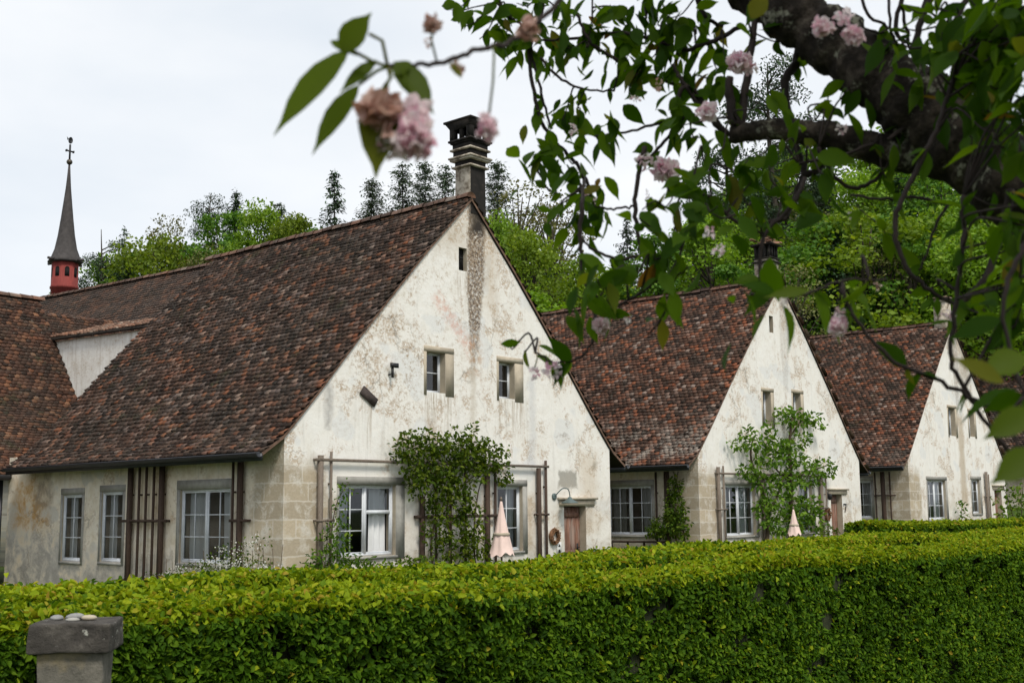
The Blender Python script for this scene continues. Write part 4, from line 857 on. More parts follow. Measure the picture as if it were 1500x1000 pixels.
# ------------------------------------------------------------------ plants on and below the walls
def blob_leaves(mb, blobs, leaf, m=0, hang=.3, mk=None):
    """blobs: (x,y,z,rx,ry,rz,n)"""
    for (x, y, z, rx, ry, rz, n) in blobs:
        d = unit(RNG.normal(size=(n, 3))); rad = RNG.uniform(.25, 1.0, n)**.5; rad *= 1 + .25*np.sin(d[:, 0]*5+x)*np.sin(d[:, 2]*6+z)
        P = np.array([x, y, z]) + d*rad[:, None]*np.array([rx, ry, rz]); ax = d*.6 + RNG.normal(0, .6, (n, 3)); ax[:, 2] -= hang
        nn = d*.5 + RNG.normal(0, .5, (n, 3)); nn[:, 2] += .5; sz = leaf*RNG.uniform(.6, 1.3, n); hexleaves(mb, P, ax, nn, sz, sz*.62, m)
def wall_plant(name, h, blobs_px, stems_px, leaf, mat, label, cat, r=-.28, dens=1.0, flowers=0):
    """plant grown flat against a gable: pixel traces put on the plane r in front of it"""
    o = hw(0, 0, 0, h); bl = []
    root = empty(name, (o[0], o[1], 0), ROT); tag(root, label, cat)
    for (x, y, rx, ry, n) in blobs_px:
        u, z = gp(x, y, h, r); u1, z1 = gp(x+rx, y, h, r); _, z2 = gp(x, y-ry, h, r); bl.append((u, r, z, max(u1-u, .05), .20, max(z2-z, .05), int(n*dens)))
    b = MB(); blob_leaves(b, bl, leaf); fo = b.build('leaves', [mat], root)
    s = MB()
    for st, w0, w1 in stems_px:
        P = [(*gp(x, y, h, r+.12),) for x, y in st]; P = np.array([(u, r+.12+RNG.uniform(-.03, .03), z) for u, z in P]); Q = spline(P, 5); s.tube(Q, np.linspace(w0, w1, len(Q)), 7, rough=.1)
    s.build('stem', M['stem'], root, True)
    return root
wall_plant('climbing_shrub', 0, [(600, 655, 24, 22, 170), (620, 672, 38, 36, 380), (652, 680, 38, 38, 380), (640, 712, 42, 36, 400), (680, 690, 34, 42, 340), (660, 740, 38, 32, 260), (695, 668, 26, 28, 300), (715, 670, 26, 24, 220), (735, 692, 12, 20, 90), (672, 655, 22, 18, 180), (688, 640, 8, 16, 40), (640, 775, 22, 26, 160), (690, 760, 20, 40, 240), (665, 800, 34, 26, 260), (700, 800, 26, 24, 200), (610, 700, 16, 26, 150), (640, 648, 20, 16, 120), (597, 638, 7, 9, 26), (690, 628, 6, 14, 26), (706, 650, 10, 12, 46), (736, 662, 8, 10, 30), (584, 672, 6, 12, 30), (740, 702, 7, 10, 28), (668, 632, 9, 9, 30), (622, 634, 9, 7, 26)],
    [([(640, 860), (632, 800), (640, 740), (628, 680), (612, 650)], .03, .012), ([(655, 860), (660, 800), (655, 740), (668, 690), (676, 650)], .03, .012), ([(700, 860), (694, 790), (700, 720), (720, 670)], .025, .01), ([(645, 760), (690, 700), (735, 690)], .015, .008)], .105, M['leaf_vine'], 'large leafy climbing shrub trained up the wall between the nearest gable windows', 'shrub')
wall_plant('climbing_rose', 0, [(492, 790, 24, 26, 200), (480, 825, 34, 22, 300), (500, 750, 10, 20, 40), (498, 725, 8, 16, 26), (510, 715, 7, 12, 18), (470, 840, 28, 14, 200)], [([(478, 860), (485, 800), (492, 740), (512, 705)], .015, .006), ([(470, 860), (478, 800), (482, 730)], .012, .005)], .085, M['leaf_vine'], 'thin climbing rose beside the left trellis post of the nearest gable', 'rose', -.3)
wall_plant('garden_shrub', 0, [(525, 826, 22, 14, 160), (548, 832, 20, 10, 120)], [([(530, 860), (525, 820)], .012, .006)], .08, M['leaf_vine'], 'low green shrub under the big gable window', 'shrub', -.6)
wall_plant('garden_shrub', 0, [(590, 828, 26, 11, 180), (620, 826, 22, 12, 170)], [([(600, 860), (605, 825)], .012, .006)], .08, M['leaf_pear'], 'pale low shrub right of the big gable window near the trellis foot', 'shrub', -.6)
pear = [(1165, 612, 16, 14, 90), (1188, 612, 12, 10, 50), (1150, 606, 12, 10, 50), (1198, 622, 7, 8, 24), (1094, 632, 8, 8, 22), (1102, 648, 16, 12, 70), (1080, 650, 8, 8, 24), (1122, 640, 8, 14, 30), (1130, 625, 8, 8, 18), (1140, 650, 20, 12, 90), (1172, 645, 16, 14, 70), (1128, 672, 26, 14, 120), (1098, 690, 16, 12, 70), (1160, 672, 24, 14, 110), (1205, 685, 22, 14, 110), (1185, 700, 24, 14, 110), (1150, 705, 26, 16, 130), (1120, 705, 20, 14, 90), (1145, 735, 34, 18, 190), (1180, 745, 22, 22, 150), (1120, 745, 12, 16, 60), (1150, 768, 36, 16, 200), (1195, 760, 12, 22, 80)]
wall_plant('espalier_tree', 1, pear, [([(1158, 800), (1160, 740), (1158, 690), (1156, 650), (1160, 612)], .10, .04), ([(1122, 800), (1126, 750), (1112, 705), (1100, 670), (1102, 640)], .07, .025), ([(1158, 700), (1140, 690), (1128, 672)], .04, .02), ([(1158, 660), (1140, 650), (1122, 640)], .04, .02), ([(1158, 700), (1185, 690), (1210, 682)], .04, .02), ([(1158, 640), (1175, 615), (1195, 618)], .035, .015), ([(1126, 750), (1140, 720), (1150, 690)], .04, .02)], .15, M['leaf_pear'], 'espaliered pear tree with bare forked trunk against the second gable', 'tree', -.3, 1.45)
# plants on the long walls
def side_plant(name, h, px, leaf, mat, label, cat, u=-.3, stems=()):
    o = hw(0, 0, 0, h); root = empty(name, (o[0], o[1], 0), ROT); tag(root, label, cat); bl = []
    for (x, y, rx, ry, n) in px:
        r, z = sdp(x, y, h, u); r1, _ = sdp(x-rx, y, h, u); _, z2 = sdp(x, y-ry, h, u); bl.append((u, r, z, .22, max(r1-r, .05), max(z2-z, .05), n))
    b = MB(); blob_leaves(b, bl, leaf); b.build('leaves', mat, root); s = MB()
    for st in stems:
        P = np.array([(u+.15, *sdp(x, y, h, u+.1)) for x, y in st]); Q = spline(P, 5); s.tube(Q, np.linspace(.03, .012, len(Q)), 6)
    if stems: s.build('stem', M['stem'], root, True)
    return root
side_plant('ivy', 1, [(988, 745, 14, 30, 420), (975, 770, 22, 18, 380), (990, 712, 10, 16, 130), (960, 778, 14, 10, 140), (998, 770, 12, 24, 260)], .10, M['leaf_vine'], 'dark creeper in the corner between the second house and its side window', 'creeper', -.3, [[(990, 800), (985, 740), (992, 690)], [(1000, 800), (998, 740), (985, 690)]])
# white flowering bush below the side window
o = hw(0, 0, 0); root = empty('flowering_bush', (o[0], o[1], 0), ROT); tag(root, 'white-flowering bush under the big window of the long side wall', 'bush'); b = MB(); fl = MB(); st = MB()
for (x, y, rx, ry, n) in [(330, 828, 40, 18, 300), (290, 838, 40, 14, 220), (370, 832, 36, 16, 240), (410, 842, 24, 10, 120), (365, 800, 12, 20, 46), (385, 790, 6, 16, 22), (250, 845, 34, 8, 120), (340, 806, 16, 14, 60)]:
    r, z = sdp(x, y, 0, -.7); r1, _ = sdp(x-rx, y, 0, -.7); _, z2 = sdp(x, y-ry, 0, -.7); blob_leaves(b, [(-.7, r, z, .4, r1-r, z2-z, n)], .055)
    P = np.array([-.7, r, z]) + unit(RNG.normal(size=(int(n*.8), 3)))*RNG.uniform(.3, 1.05, (int(n*.8), 1))*np.array([.45, r1-r, z2-z]); cards(fl, P, .04, 0, None, .9)
for x in range(240, 420, 9):
    r, z = sdp(x, 800+random.uniform(-5, 40), 0, -.7); st.tube([(-.7, r+random.uniform(-.2, .2), -.5), (-.7+random.uniform(-.1, .1), r, z)], .006, 5)
b.build('leaves', M['leaf_vine'], root); fl.build('blossom', M['petal'], root); st.build('stem', M['stem'], root)
# shrub at the far right
wall_plant('garden_shrub', 2, [(1475, 720, 12, 10, 40), (1490, 735, 14, 14, 70), (1465, 735, 8, 6, 16), (1482, 752, 20, 10, 70), (1500, 715, 10, 14, 40)], [([(1492, 790), (1480, 740), (1470, 712)], .03, .01), ([(1500, 790), (1496, 740), (1500, 705)], .03, .01)], .16, M['leaf_pear'], 'loose bright green shrub at the right end of the third gable', 'shrub', -2.5)
wall_plant('wall_climber', 2, [(1408, 742, 6, 10, 40), (1412, 760, 7, 10, 40)], [([(1410, 790), (1408, 735)], .02, .01)], .12, M['leaf_vine'], 'small climber between the two windows of the third gable', 'climber', -.3)
wall_plant('garden_shrub', 1, [(1214, 778, 14, 6, 90)], [([(1214, 790), (1214, 776)], .02, .01)], .09, M['leaf_pear'], 'small bright shrub at the foot of the door numbered 7', 'shrub', -.6)

# ------------------------------------------------------------------ trees of the hill
def broadleaf(seed, H=11, R=3.2, base=.25, clumps=44, per=62, leaf=.42, lean=.0, airy=.0):
    """returns dict of arrays: crown MB, trunk MB at the origin"""
    rng = np.random.default_rng(seed); tr_, cr_ = MB(), MB(); top = np.array([lean*H, 0, H*.93])
    ax = spline([(0, 0, -.8), (.1*R, .05*R, H*.3), (lean*H*.5, .1*R, H*.6), top], 5); tr_.tube(ax, np.linspace(.03*H*.62, .02, len(ax)), 7, rough=.08)
    for i in range(clumps):
        f = rng.uniform(base, 1.0); prof = math.sin(math.pi*min(1, ((f-base)/(1-base))**.75*.86+.10))**.7
        th = rng.uniform(0, 2*math.pi); rr = R*prof*rng.uniform(.35, 1.0)
        ci = int(min(len(ax)-1, f*.8*len(ax))); c = np.array([rr*math.cos(th)+lean*H*f, rr*math.sin(th), H*f])
        a0 = ax[ci]; mid = (a0+c)/2+np.array([0, 0, -.05*R]); q = np.array([a0, mid, c]); tr_.tube(spline(q, 3), np.linspace(.055*H/11, .012, 7), 5, cap=False)
        cs = R*rng.uniform(.20, .36); n = int(per*rng.uniform(.6, 1.3)); d = unit(rng.normal(size=(n, 3))); rad = rng.uniform(.2, 1, n)**.6
        P = c + d*rad[:, None]*cs*np.array([1.15, 1.15, .72]); nn = d*.7+rng.normal(0, .5, (n, 3)); nn[:, 2] += .5
        cards(cr_, P, leaf*rng.uniform(.6, 1.3, n), 0, nn, .7)
    return tr_, cr_
def conifer(seed, H=16, R=2.4, whorls=26, gap=.0, leaf=.5, droop=.35, sparse=1.0, bare=.12):
    rng = np.random.default_rng(seed); tr_, cr_ = MB(), MB(); ax = np.array([(rng.normal(0, .03), rng.normal(0, .03), z) for z in np.linspace(-.8, H, 9)]); tr_.tube(ax, np.linspace(H*.012+.03, .015, 9), 6)
    for w in range(whorls):
        f = bare+(1-bare)*(w+rng.uniform(-.3, .3))/whorls; z = H*min(f, .995); L0 = R*max(1-f, 0)**.62*rng.uniform(.7, 1.1)+.12; nb_ = rng.integers(4, 8)
        if rng.uniform() < gap: continue
        for k in range(nb_):
            th = rng.uniform(0, 2*math.pi); L = L0*rng.uniform(.55, 1.1); dv = np.array([math.cos(th), math.sin(th), 0]); ts = np.linspace(0, 1, 5)
            br = np.array([np.array([0, 0, z]) + dv*L*t_ + np.array([0, 0, 1])*(-droop*L*t_ + .22*L*t_*t_) for t_ in ts]); tr_.tube(br, np.linspace(.03, .008, 5), 4, cap=False)
            n = int((5+13*L/R)*sparse*max(1, R/2)); tt = rng.uniform(.15, 1.05, n); P = np.array([0, 0, z]) + dv*(L*tt)[:, None] + np.array([0, 0, 1])*(-droop*L*tt+.22*L*tt*tt)[:, None]
            P += rng.normal(0, .10, (n, 3))*np.array([1, 1, .6])*R*.5; P[:, 2] -= rng.uniform(0, .22, n)*leaf
            nn = rng.normal(0, .35, (n, 3)); nn[:, 2] += 1; cards(cr_, P, leaf*rng.uniform(.7, 1.7, n), 0, nn, .34, dv*.9+rng.normal(0, .5, (n, 3))+np.array([0, 0, -.35]))
    n = 26; P = np.stack([rng.normal(0, .06, n), rng.normal(0, .06, n), rng.uniform(H*.93, H*1.01, n)], 1); cards(cr_, P, leaf*.55, 0, None, .3)
    return tr_, cr_
def pine(seed, H=17, R=3.4, clumps=26, leaf=.42):
    rng = np.random.default_rng(seed); tr_, cr_ = MB(), MB(); ax = spline([(0, 0, -.8), (.2, .1, H*.4), (-.1, .1, H*.75), (.1, 0, H)], 5); tr_.tube(ax, np.linspace(.26, .03, len(ax)), 7)
    for i in range(clumps):
        f = rng.uniform(.42, 1.0); th = rng.uniform(0, 2*math.pi); L = R*(1-((f-.42)/.58)**2*.7)*rng.uniform(.4, 1); c = np.array([L*math.cos(th), L*math.sin(th), H*f+.1*L])
        tr_.tube([(0, 0, H*f-.3), tuple(c*np.array([.5, .5, 1])-np.array([0, 0, .15])), tuple(c)], [.06, .04, .015], 5, cap=False); n = 210; d = unit(rng.normal(size=(n, 3)))
        P = c + d*(rng.uniform(.1, 1, n)**.6)[:, None]*np.array([1.1, 1.1, .42])*R*.30; nn = rng.normal(0, .4, (n, 3)); nn[:, 2] += 1; cards(cr_, P, leaf*rng.uniform(.5, 1.2, n), 0, nn, .4)
    return tr_, cr_
KIND = {
 'beech': [broadleaf(1, leaf=.21, per=190), broadleaf(2, 12, 3.6, .2, 54, 190, .21), broadleaf(3, 10, 3.4, .15, 48, 190, .21)],
 'maple': [broadleaf(4, 12, 3.0, .3, 42, 170, .23), broadleaf(5, 11, 3.3, .2, 46, 170, .23)],
 'budding': [broadleaf(6, 12, 2.6, .35, 60, 44, .17), broadleaf(7, 11, 2.2, .4, 56, 38, .16)],
 'spruce': [conifer(8, 16, 2.9, 60, .06, .26, .32), conifer(9, 17, 3.2, 62, .1, .26, .38), conifer(10, 15, 2.6, 54, .12, .25, .28)],
 'larch': [conifer(12, 17, 3.8, 60, .08, .21, .14, 1.4, .3), conifer(13, 16, 3.6, 56, .14, .21, .08, 1.2, .35)],
 'pine': [pine(14, 17, 3.4, 40, .24), pine(15, 16, 3.0, 34, .24)],
}
CM = {'beech': 'leaf_light', 'maple': 'leaf_mid', 'budding': 'leaf_olive', 'spruce': 'needle', 'larch': 'needle_pale', 'pine': 'needle'}
NM = {'beech': 'beech_tree', 'maple': 'maple_tree', 'budding': 'budding_tree', 'spruce': 'spruce_tree', 'larch': 'larch_tree', 'pine': 'pine_tree'}
HH = {'beech': [11, 12, 10], 'maple': [12, 11], 'budding': [12, 11], 'spruce': [16, 17, 15], 'larch': [17, 16], 'pine': [17, 16]}
protos = {}
def tree(kind, v, x, ytop, D, label, wide=1.0):
    """one tree whose top stands at (x, ytop) in the view at distance D, rooted in the hill"""
    p = at(x, ytop, D); z0 = float(ground_z(p[0], p[1])); H = p[2]-z0; v %= len(KIND[kind]); sc = H/HH[kind][v]
    root = empty(NM[kind], (p[0], p[1], z0), random.uniform(0, 6.28)); root.scale = (sc**.6*wide, sc**.6*wide, sc); tag(root, label, 'tree', 'trees on the hill behind the houses')
    if (kind, v) not in protos:
        tm_, cm_ = KIND[kind][v]; a = tm_.build('trunk', M['bark'], root); c = cm_.build('crown', M[CM[kind]], root); protos[kind, v] = (a, c)
    else:
        for q in protos[kind, v]: n = q.copy(); COL.objects.link(n); n.parent = root
    return root
TREES = [
 ('spruce', 0, 490, 249, 88, 'lone dark spruce on the skyline, leftmost of the tall conifers', 1.0),
 ('larch', 0, 545, 262, 90, 'thin pale conifer next to the lone dark spruce', 1.1),
 ('larch', 1, 590, 240, 92, 'tall thin conifer above the middle of the nearest ridge', 1.1),
 ('larch', 0, 622, 236, 90, 'tallest thin conifer halfway from the lone spruce to the big chimney', 1.0),
 ('larch', 1, 652, 243, 91, 'thin conifer just left of the big ornate chimney', 1.1),
 ('larch', 0, 728, 236, 93, 'thin conifer peeping out just right of the big ornate chimney', 1.1),
 ('beech', 0, 728, 322, 74, 'yellow-green tree touching the right side of the big chimney', .7),
 ('budding', 0, 765, 268, 80, 'olive-brown budding tree right of the big chimney', 1.4),
 ('beech', 1, 772, 345, 70, 'bright green tree directly behind the right slope of the nearest gable', 1.0),
 ('budding', 1, 812, 285, 84, 'brownish thin-leaved tree between the big chimney and the hanging twigs', 1.3),
 ('spruce', 2, 918, 318, 95, 'hazy dark conifer in the sky gap above the second roof', 1.1),
 ('beech', 2, 860, 385, 72, 'round light green tree over the left end of the second ridge', 1.2),
 ('maple', 0, 955, 352, 74, 'mid-green tree above the middle of the second ridge', 1.2),
 ('beech', 1, 1030, 330, 76, 'light green tree left of the rubble-topped chimney', 1.2),
 ('pine', 0, 1122, 95, 84, 'tall dark pine rising highest behind the cherry boughs', 1.2),
 ('pine', 1, 1060, 185, 86, 'shorter dark pine left of the highest pine', 1.1),
 ('beech', 2, 1275, 312, 70, 'broad bright green maple-like tree above the third ridge', 1.5),
 ('beech', 0, 1195, 330, 72, 'light green tree right of the rubble-topped chimney', 1.2),
 ('maple', 1, 1355, 330, 76, 'mid-green tree left of the pale chimney stub', 1.2),
 ('beech', 1, 1450, 310, 74, 'light green tree above the farthest roof', 1.2),
 ('pine', 1, 150, 336, 100, 'airy pine nearest the church spire on the left skyline', .9),
 ('spruce', 2, 182, 332, 101, 'slim conifer next to the airy pine by the spire', .7),
 ('budding', 0, 250, 316, 98, 'thin budding tree on the left hill crest between spire and pines', 1.0),
 ('beech', 2, 225, 350, 96, 'yellow-green tree on the left hill near the church ridge', 1.2),
 ('pine', 0, 308, 284, 99, 'tallest airy pine on the left hill crest', .8),
 ('spruce', 0, 346, 278, 100, 'conifer at the summit of the left hill', .9),
 ('maple', 0, 330, 315, 95, 'mid-green tree below the summit of the left hill', 1.1),
 ('beech', 0, 383, 308, 93, 'bright green tree on the right shoulder of the left hill', 1.0),
 ('larch', 1, 408, 298, 96, 'pale conifer at the right end of the left hill', 1.1),
 ('beech', 1, 425, 325, 92, 'low light green tree dipping behind the nearest ridge', .9),
]
for a in TREES: tree(*a)
# the rest of the wood: one mass
TOPS = [(-80, 420), (60, 425), (120, 395), (200, 372), (270, 350), (340, 330), (430, 335), (520, 355), (600, 345), (700, 345), (800, 365), (870, 400), (930, 395), (1000, 345), (1040, 290), (1080, 250), (1150, 210), (1250, 190), (1400, 180), (1650, 170)]
fm = [MB() for _ in range(6)]; order = ['beech', 'maple', 'budding', 'spruce', 'larch', 'pine']
tx_, ty_ = zip(*TOPS); forest = MB(); fr = np.random.default_rng(77)
def add_copy(dst, src, M3, loc, m):
    off = dst.n
    for V in src.V: dst.V.append(V@M3.T+loc)
    for l, s, mm in zip(src.L, src.S, src.M): dst.L.append(l+off); dst.S.append(s); dst.M.append(np.full(len(s), m))
    dst.n += src.n
for row, (D, drop, step) in enumerate([(66, 125, 62), (72, 95, 58), (79, 62, 56), (87, 34, 52), (96, 10, 50)]):
    for x in np.arange(-90, 1640, step):
        xx = x+fr.uniform(-22, 22)
        if xx < 135 or (xx < 460 and row < 3): continue
        if xx < 700 and row < 2: continue
        yt = np.interp(xx, tx_, ty_)+drop*(.6 if xx < 950 else 1.3)+fr.uniform(-14, 22)
        DD = D+fr.uniform(-3, 3)+(8 if xx < 460 else 0)
        kd = fr.choice(order, p=[.48, .26, .10, .10, .03, .03] if xx > 700 else [.44, .26, .18, .08, .02, .02]) if not (xx > 1180 and row >= 3) else fr.choice(order, p=[.25, .2, .05, .35, .05, .10])
        v = int(fr.integers(0, len(KIND[kd]))); p = at(xx, yt, DD); z0 = float(ground_z(p[0], p[1])); H = p[2]-z0
        if H < 3: continue
        sc = H/HH[kd][v]; a = fr.uniform(0, 6.28); ws = sc**.6*fr.uniform(1.0, 1.4); M3 = np.array([[math.cos(a)*ws, -math.sin(a)*ws, 0], [math.sin(a)*ws, math.cos(a)*ws, 0], [0, 0, sc]])
        tb_, cb_ = KIND[kd][v]; add_copy(forest, cb_, M3, np.array([p[0], p[1], z0]), order.index(kd)); add_copy(forest, tb_, M3, np.array([p[0], p[1], z0]), 6)
tag(forest.build('forest', [M[CM[k]] for k in order]+[M['bark']]), 'mixed spring wood covering the hill behind the houses', 'wood', None, 'stuff')

# ------------------------------------------------------------------ flowering cherry close to the camera
t = NT('cherry_bark'); v = t.obj(); n = t.noise(v, 14, 6, .7); n2 = t.noise(v, 5, 5, .65)
c = t.ramp(n, [(.3, (.006, .005, .0045)), (.5, (.020, .016, .013)), (.60, (.050, .040, .032)), (.75, (.115, .098, .08))]); lich = t.m('MULTIPLY', t.mr(t.noise(v, 11, 5, .7), .57, .63), t.mr(t.noise(v, 45, 4, .7), .44, .54), clamp=True)
c = t.mix(t.m('MULTIPLY', lich, .8), c, (.27, .27, .21)); M['cherry_bark'] = t.end(t.pr(c, .95, t.bump(t.m('ADD', n, n2), .9, .02), .15))
M['twig'] = simple('cherry_twig', (.020, .013, .011), .8, .35, 30, .3)
M['leaf_cherry'] = leafmat('cherry_leaf', [(0, (.024, .066, .003)), (.5, (.050, .115, .005)), (.93, (.085, .16, .008)), (.975, (.12, .13, .02)), (1, (.15, .07, .02))], .62, .5, 3, .35, False, .1, (1.5, 1.35, .45))
M['leaf_cherry_near'] = leafmat('cherry_leaf_bronze', [(0, (.06, .095, .004)), (.6, (.085, .13, .006)), (1, (.13, .12, .012))], .5, .5, 6, .3, False, .1)
M['blossom'] = leafmat('cherry_petal', [(0, (.74, .40, .52)), (.25, (.86, .66, .72)), (.6, (.92, .82, .85)), (1, (.94, .90, .90))], .5, .7, 20, .2, False, .2, (1, .95, .95))
M['blossom_old'] = leafmat('faded_petal', [(0, (.42, .22, .16)), (.5, (.62, .42, .36)), (1, (.76, .60, .56))], .4, .7, 20, .2, False, .2, (1, .95, .9))
LB = at(1640, 420, 3.0); CT = empty('cherry_tree', (LB[0]+.25, LB[1], float(ground_z(LB[0], LB[1]))))
tag(CT, 'flowering cherry tree with dark lichened bough, pink blossoms and overhanging leaves', 'tree')
CO = np.array(CT.location)
def cpath(px, D):
    D = np.broadcast_to(np.asarray(D, float), (len(px),)) if np.ndim(D) == 0 else np.interp(np.linspace(0, 1, len(px)), np.linspace(0, 1, len(D)), D)
    return np.array([at(x, y, d_) for (x, y), d_ in zip(px, D)])
limb_px = [(1760, 900), (1700, 620), (1640, 420), (1560, 320), (1480, 262), (1400, 202), (1330, 145), (1262, 92), (1200, 46), (1140, 8), (1080, -36), (1020, -90), (960, -150), (900, -250), (850, -390), (830, -560)]
limb_w = [190, 172, 160, 144, 130, 120, 110, 99, 90, 82, 74, 64, 54, 40, 26, 6]
LD = np.concatenate([np.linspace(2.75, 3.35, 13), [3.4, 3.4, 3.4]]); LP = np.array([at(x, y, d_) for (x, y), d_ in zip(limb_px, LD)]); LP[0][2] = CO[2]-.2; LP[0][:2] = CO[:2]
Q = spline(LP, 16); wq = np.interp(np.linspace(0, 1, len(Q)), np.linspace(0, 1, len(limb_w)), [w/2*d_/F for w, d_ in zip(limb_w, LD)])
wq = wq*(1+.07*np.sin(np.arange(len(Q))*.42)+.05*np.sin(np.arange(len(Q))*.9)); b = MB(); b.tube(Q-CO, wq, 30, rough=.055); b.build('trunk', M['cherry_bark'], CT, True)
b = MB()
def branch(mb, px, D, w0, w1, k=8, rough=.08):
    P = cpath(px, D); q = spline(P, 6); d_ = q[:, 1]; q = q+RNG.normal(0, .0016, q.shape); mb.tube(q-CO, np.linspace(w0/2, w1/2, len(q))*d_/F, k, rough=rough); return q
branch(b, [(1420, 250), (1370, 236), (1310, 226), (1250, 208), (1200, 196), (1150, 190), (1105, 192), (1070, 198)], [3.02, 3.1, 3.2], 58, 26, 12)
b.build('bough', M['cherry_bark'], CT, True)
TW = []
TWIGS = [  # px path, depth(s), width at start and end
 ([(1108, 192), (1078, 180), (1070, 150), (1068, 112)], 3.2, 22, 12), ([(1085, 190), (1092, 130), (1102, 60), (1110, -20)], 3.2, 15, 9),
 ([(1172, 70), (1165, 95), (1150, 120), (1155, 165), (1168, 220), (1178, 250), (1165, 285), (1150, 320)], [3.3, 3.2], 16, 8), ([(1200, 200), (1205, 235), (1192, 252), (1176, 256)], 3.2, 14, 10),
 ([(1200, 215), (1215, 250), (1240, 272), (1272, 270), (1298, 245), (1302, 220)], 3.05, 7, 6),
 ([(1395, 120), (1372, 190), (1342, 250), (1316, 305), (1313, 350), (1330, 395), (1370, 430), (1402, 448)], 2.6, 9, 7),
 ([(1410, 285), (1412, 330), (1405, 400), (1398, 470), (1392, 510), (1400, 545), (1430, 595), (1470, 650), (1520, 700)], 2.4, 8, 6),
 ([(1230, 420), (1262, 480), (1310, 528), (1370, 556), (1430, 585), (1520, 622)], 2.2, 6, 7), ([(1402, 448), (1445, 405), (1470, 330), (1480, 280)], 2.6, 9, 14), ([(1402, 448), (1450, 420), (1520, 400)], 2.6, 6, 6),
 ([(1300, 205), (1330, 185), (1352, 180)], 3.0, 7, 6), ([(1245, 285), (1300, 292), (1345, 290), (1395, 300)], 2.8, 4, 6), ([(1390, 300), (1370, 330), (1358, 372), (1345, 395)], 2.7, 5, 3),
 ([(800, -30), (790, 30), (776, 70), (779, 120), (790, 170), (806, 200), (832, 226), (856, 258), (868, 290)], 3.6, 7, 5), ([(775, 60), (784, 100), (795, 145), (808, 190)], 3.6, 5, 4), ([(792, 84), (812, 108), (850, 130), (900, 134)], 3.5, 5, 3),
 ([(1085, 40), (1040, 62), (1000, 72), (950, 56), (900, 48), (850, 56), (795, 60)], [3.3, 3.6], 8, 4), ([(845, 20), (862, 58), (890, 80), (945, 108), (992, 124), (1010, 128)], 3.5, 5, 7), ([(1068, 200), (1030, 160), (1000, 120), (985, 95)], 3.3, 10, 5), ([(1060, 195), (1010, 128), (990, 150), (985, 190), (960, 222), (940, 240)], 3.3, 9, 4),
 ([(990, 175), (965, 180), (925, 192), (870, 200)], 3.4, 6, 3), ([(945, 215), (936, 250), (930, 300), (936, 350), (940, 375)], 3.2, 8, 6), ([(940, 375), (905, 379), (870, 366), (845, 344)], 3.2, 6, 3), ([(932, 302), (900, 306), (870, 302), (850, 296)], 3.2, 4, 3),
 ([(1150, 320), (1090, 330), (1040, 290), (1000, 270)], 2.9, 8, 4), ([(1010, 330), (985, 395), (958, 412), (928, 436), (888, 456)], 2.9, 4, 5), ([(975, 402), (982, 432), (968, 468), (950, 488)], 2.9, 4, 3),
 ([(852, 300), (850, 345), (852, 385), (864, 432), (872, 470), (866, 502), (848, 524), (812, 530), (784, 516)], 3.0, 7, 3), ([(856, 258), (852, 300)], [3.5, 3.0], 5, 7), ([(800, 210), (786, 240), (800, 275), (822, 288)], 3.5, 4, 3),
 ([(868, -20), (865, 40), (860, 70)], 3.5, 3, 3), ([(945, -30), (946, 20), (944, 58)], 3.5, 5, 4), ([(720, -30), (740, 20), (770, 40)], 3.6, 5, 4), ([(1010, -40), (1030, 20), (1060, 40)], 3.4, 8, 6),
 ([(1255, -40), (1270, 20), (1300, 40), (1285, 50)], 3.0, 6, 4), ([(1330, -30), (1312, 40), (1330, 60), (1320, 10)], 3.0, 8, 5), ([(1370, -40), (1350, 30), (1335, 80)], 2.9, 12, 10), ([(1445, -40), (1400, 30), (1380, 90), (1360, 110)], 2.8, 10, 8), ([(1500, 60), (1460, 120), (1440, 200)], 2.7, 9, 14), ([(1298, -40), (1305, 40), (1318, 70)], 3.0, 5, 4),
 ([(1180, 260), (1162, 300), (1120, 345), (1110, 420)], 2.8, 8, 5), ([(1300, 410), (1230, 412), (1195, 426), (1160, 433), (1100, 430)], 2.2, 4, 5), ([(1170, 240), (1240, 226), (1280, 210)], 3.0, 5, 6),
 ([(1520, 330), (1490, 380), (1470, 440), (1480, 520), (1500, 580)], 1.9, 9, 5), ([(1310, 350), (1290, 330), (1250, 300)], 2.7, 3, 2),
]
for px, D, w0, w1 in TWIGS:
    tb = MB(); TW.append(branch(tb, px, D, w0, w1, 7)); tb.build('twig', M['twig'], CT, True)
tb = MB()
NEAR = branch(tb, [(900, -90), (830, -10), (765, 52), (728, 66), (690, 76), (650, 90), (605, 96), (568, 98)], [1.7, 1.45, 1.32], 9, 7, 8)
tb.build('twig', M['twig'], CT, True)
# leaves in bunches: along the twigs and at traced spots
lv = MB()
TWP = None
def bunch(px, py, D, n, L=.089, spread=.06, down=.8, m=0, pref=None):
    c = at(px, py, D)-CO; dd = np.linalg.norm(TWP-CO-c, axis=1); i = int(dd.argmin())
    if .04 < dd[i] < .7:
        e = TWP[i]-CO; lv.tube(spline([e, (e+c)/2+RNG.normal(0, .02, 3)+np.array([0, 0, .03]), c, c+unit(c-e)*.04], 4), np.linspace(.0035, .0016, 13), 5, 1, rough=.1)
    P = c+RNG.normal(0, spread, (n, 3)); ax = RNG.normal(0, .8, (n, 3))*np.array([1, .8, .7]); ax[:, 2] -= down
    if pref is not None: ax += np.array(pref)
    nn = RNG.normal(0, .55, (n, 3)); nn[:, 1] -= .2; nn[:, 2] += .7
    l = L*RNG.uniform(.45, 1.25, n); bigleaves(lv, P, ax, nn, l, l*RNG.uniform(.36, .48, n), m, RNG.uniform(0, .35, n))
TWP = np.concatenate(TW)
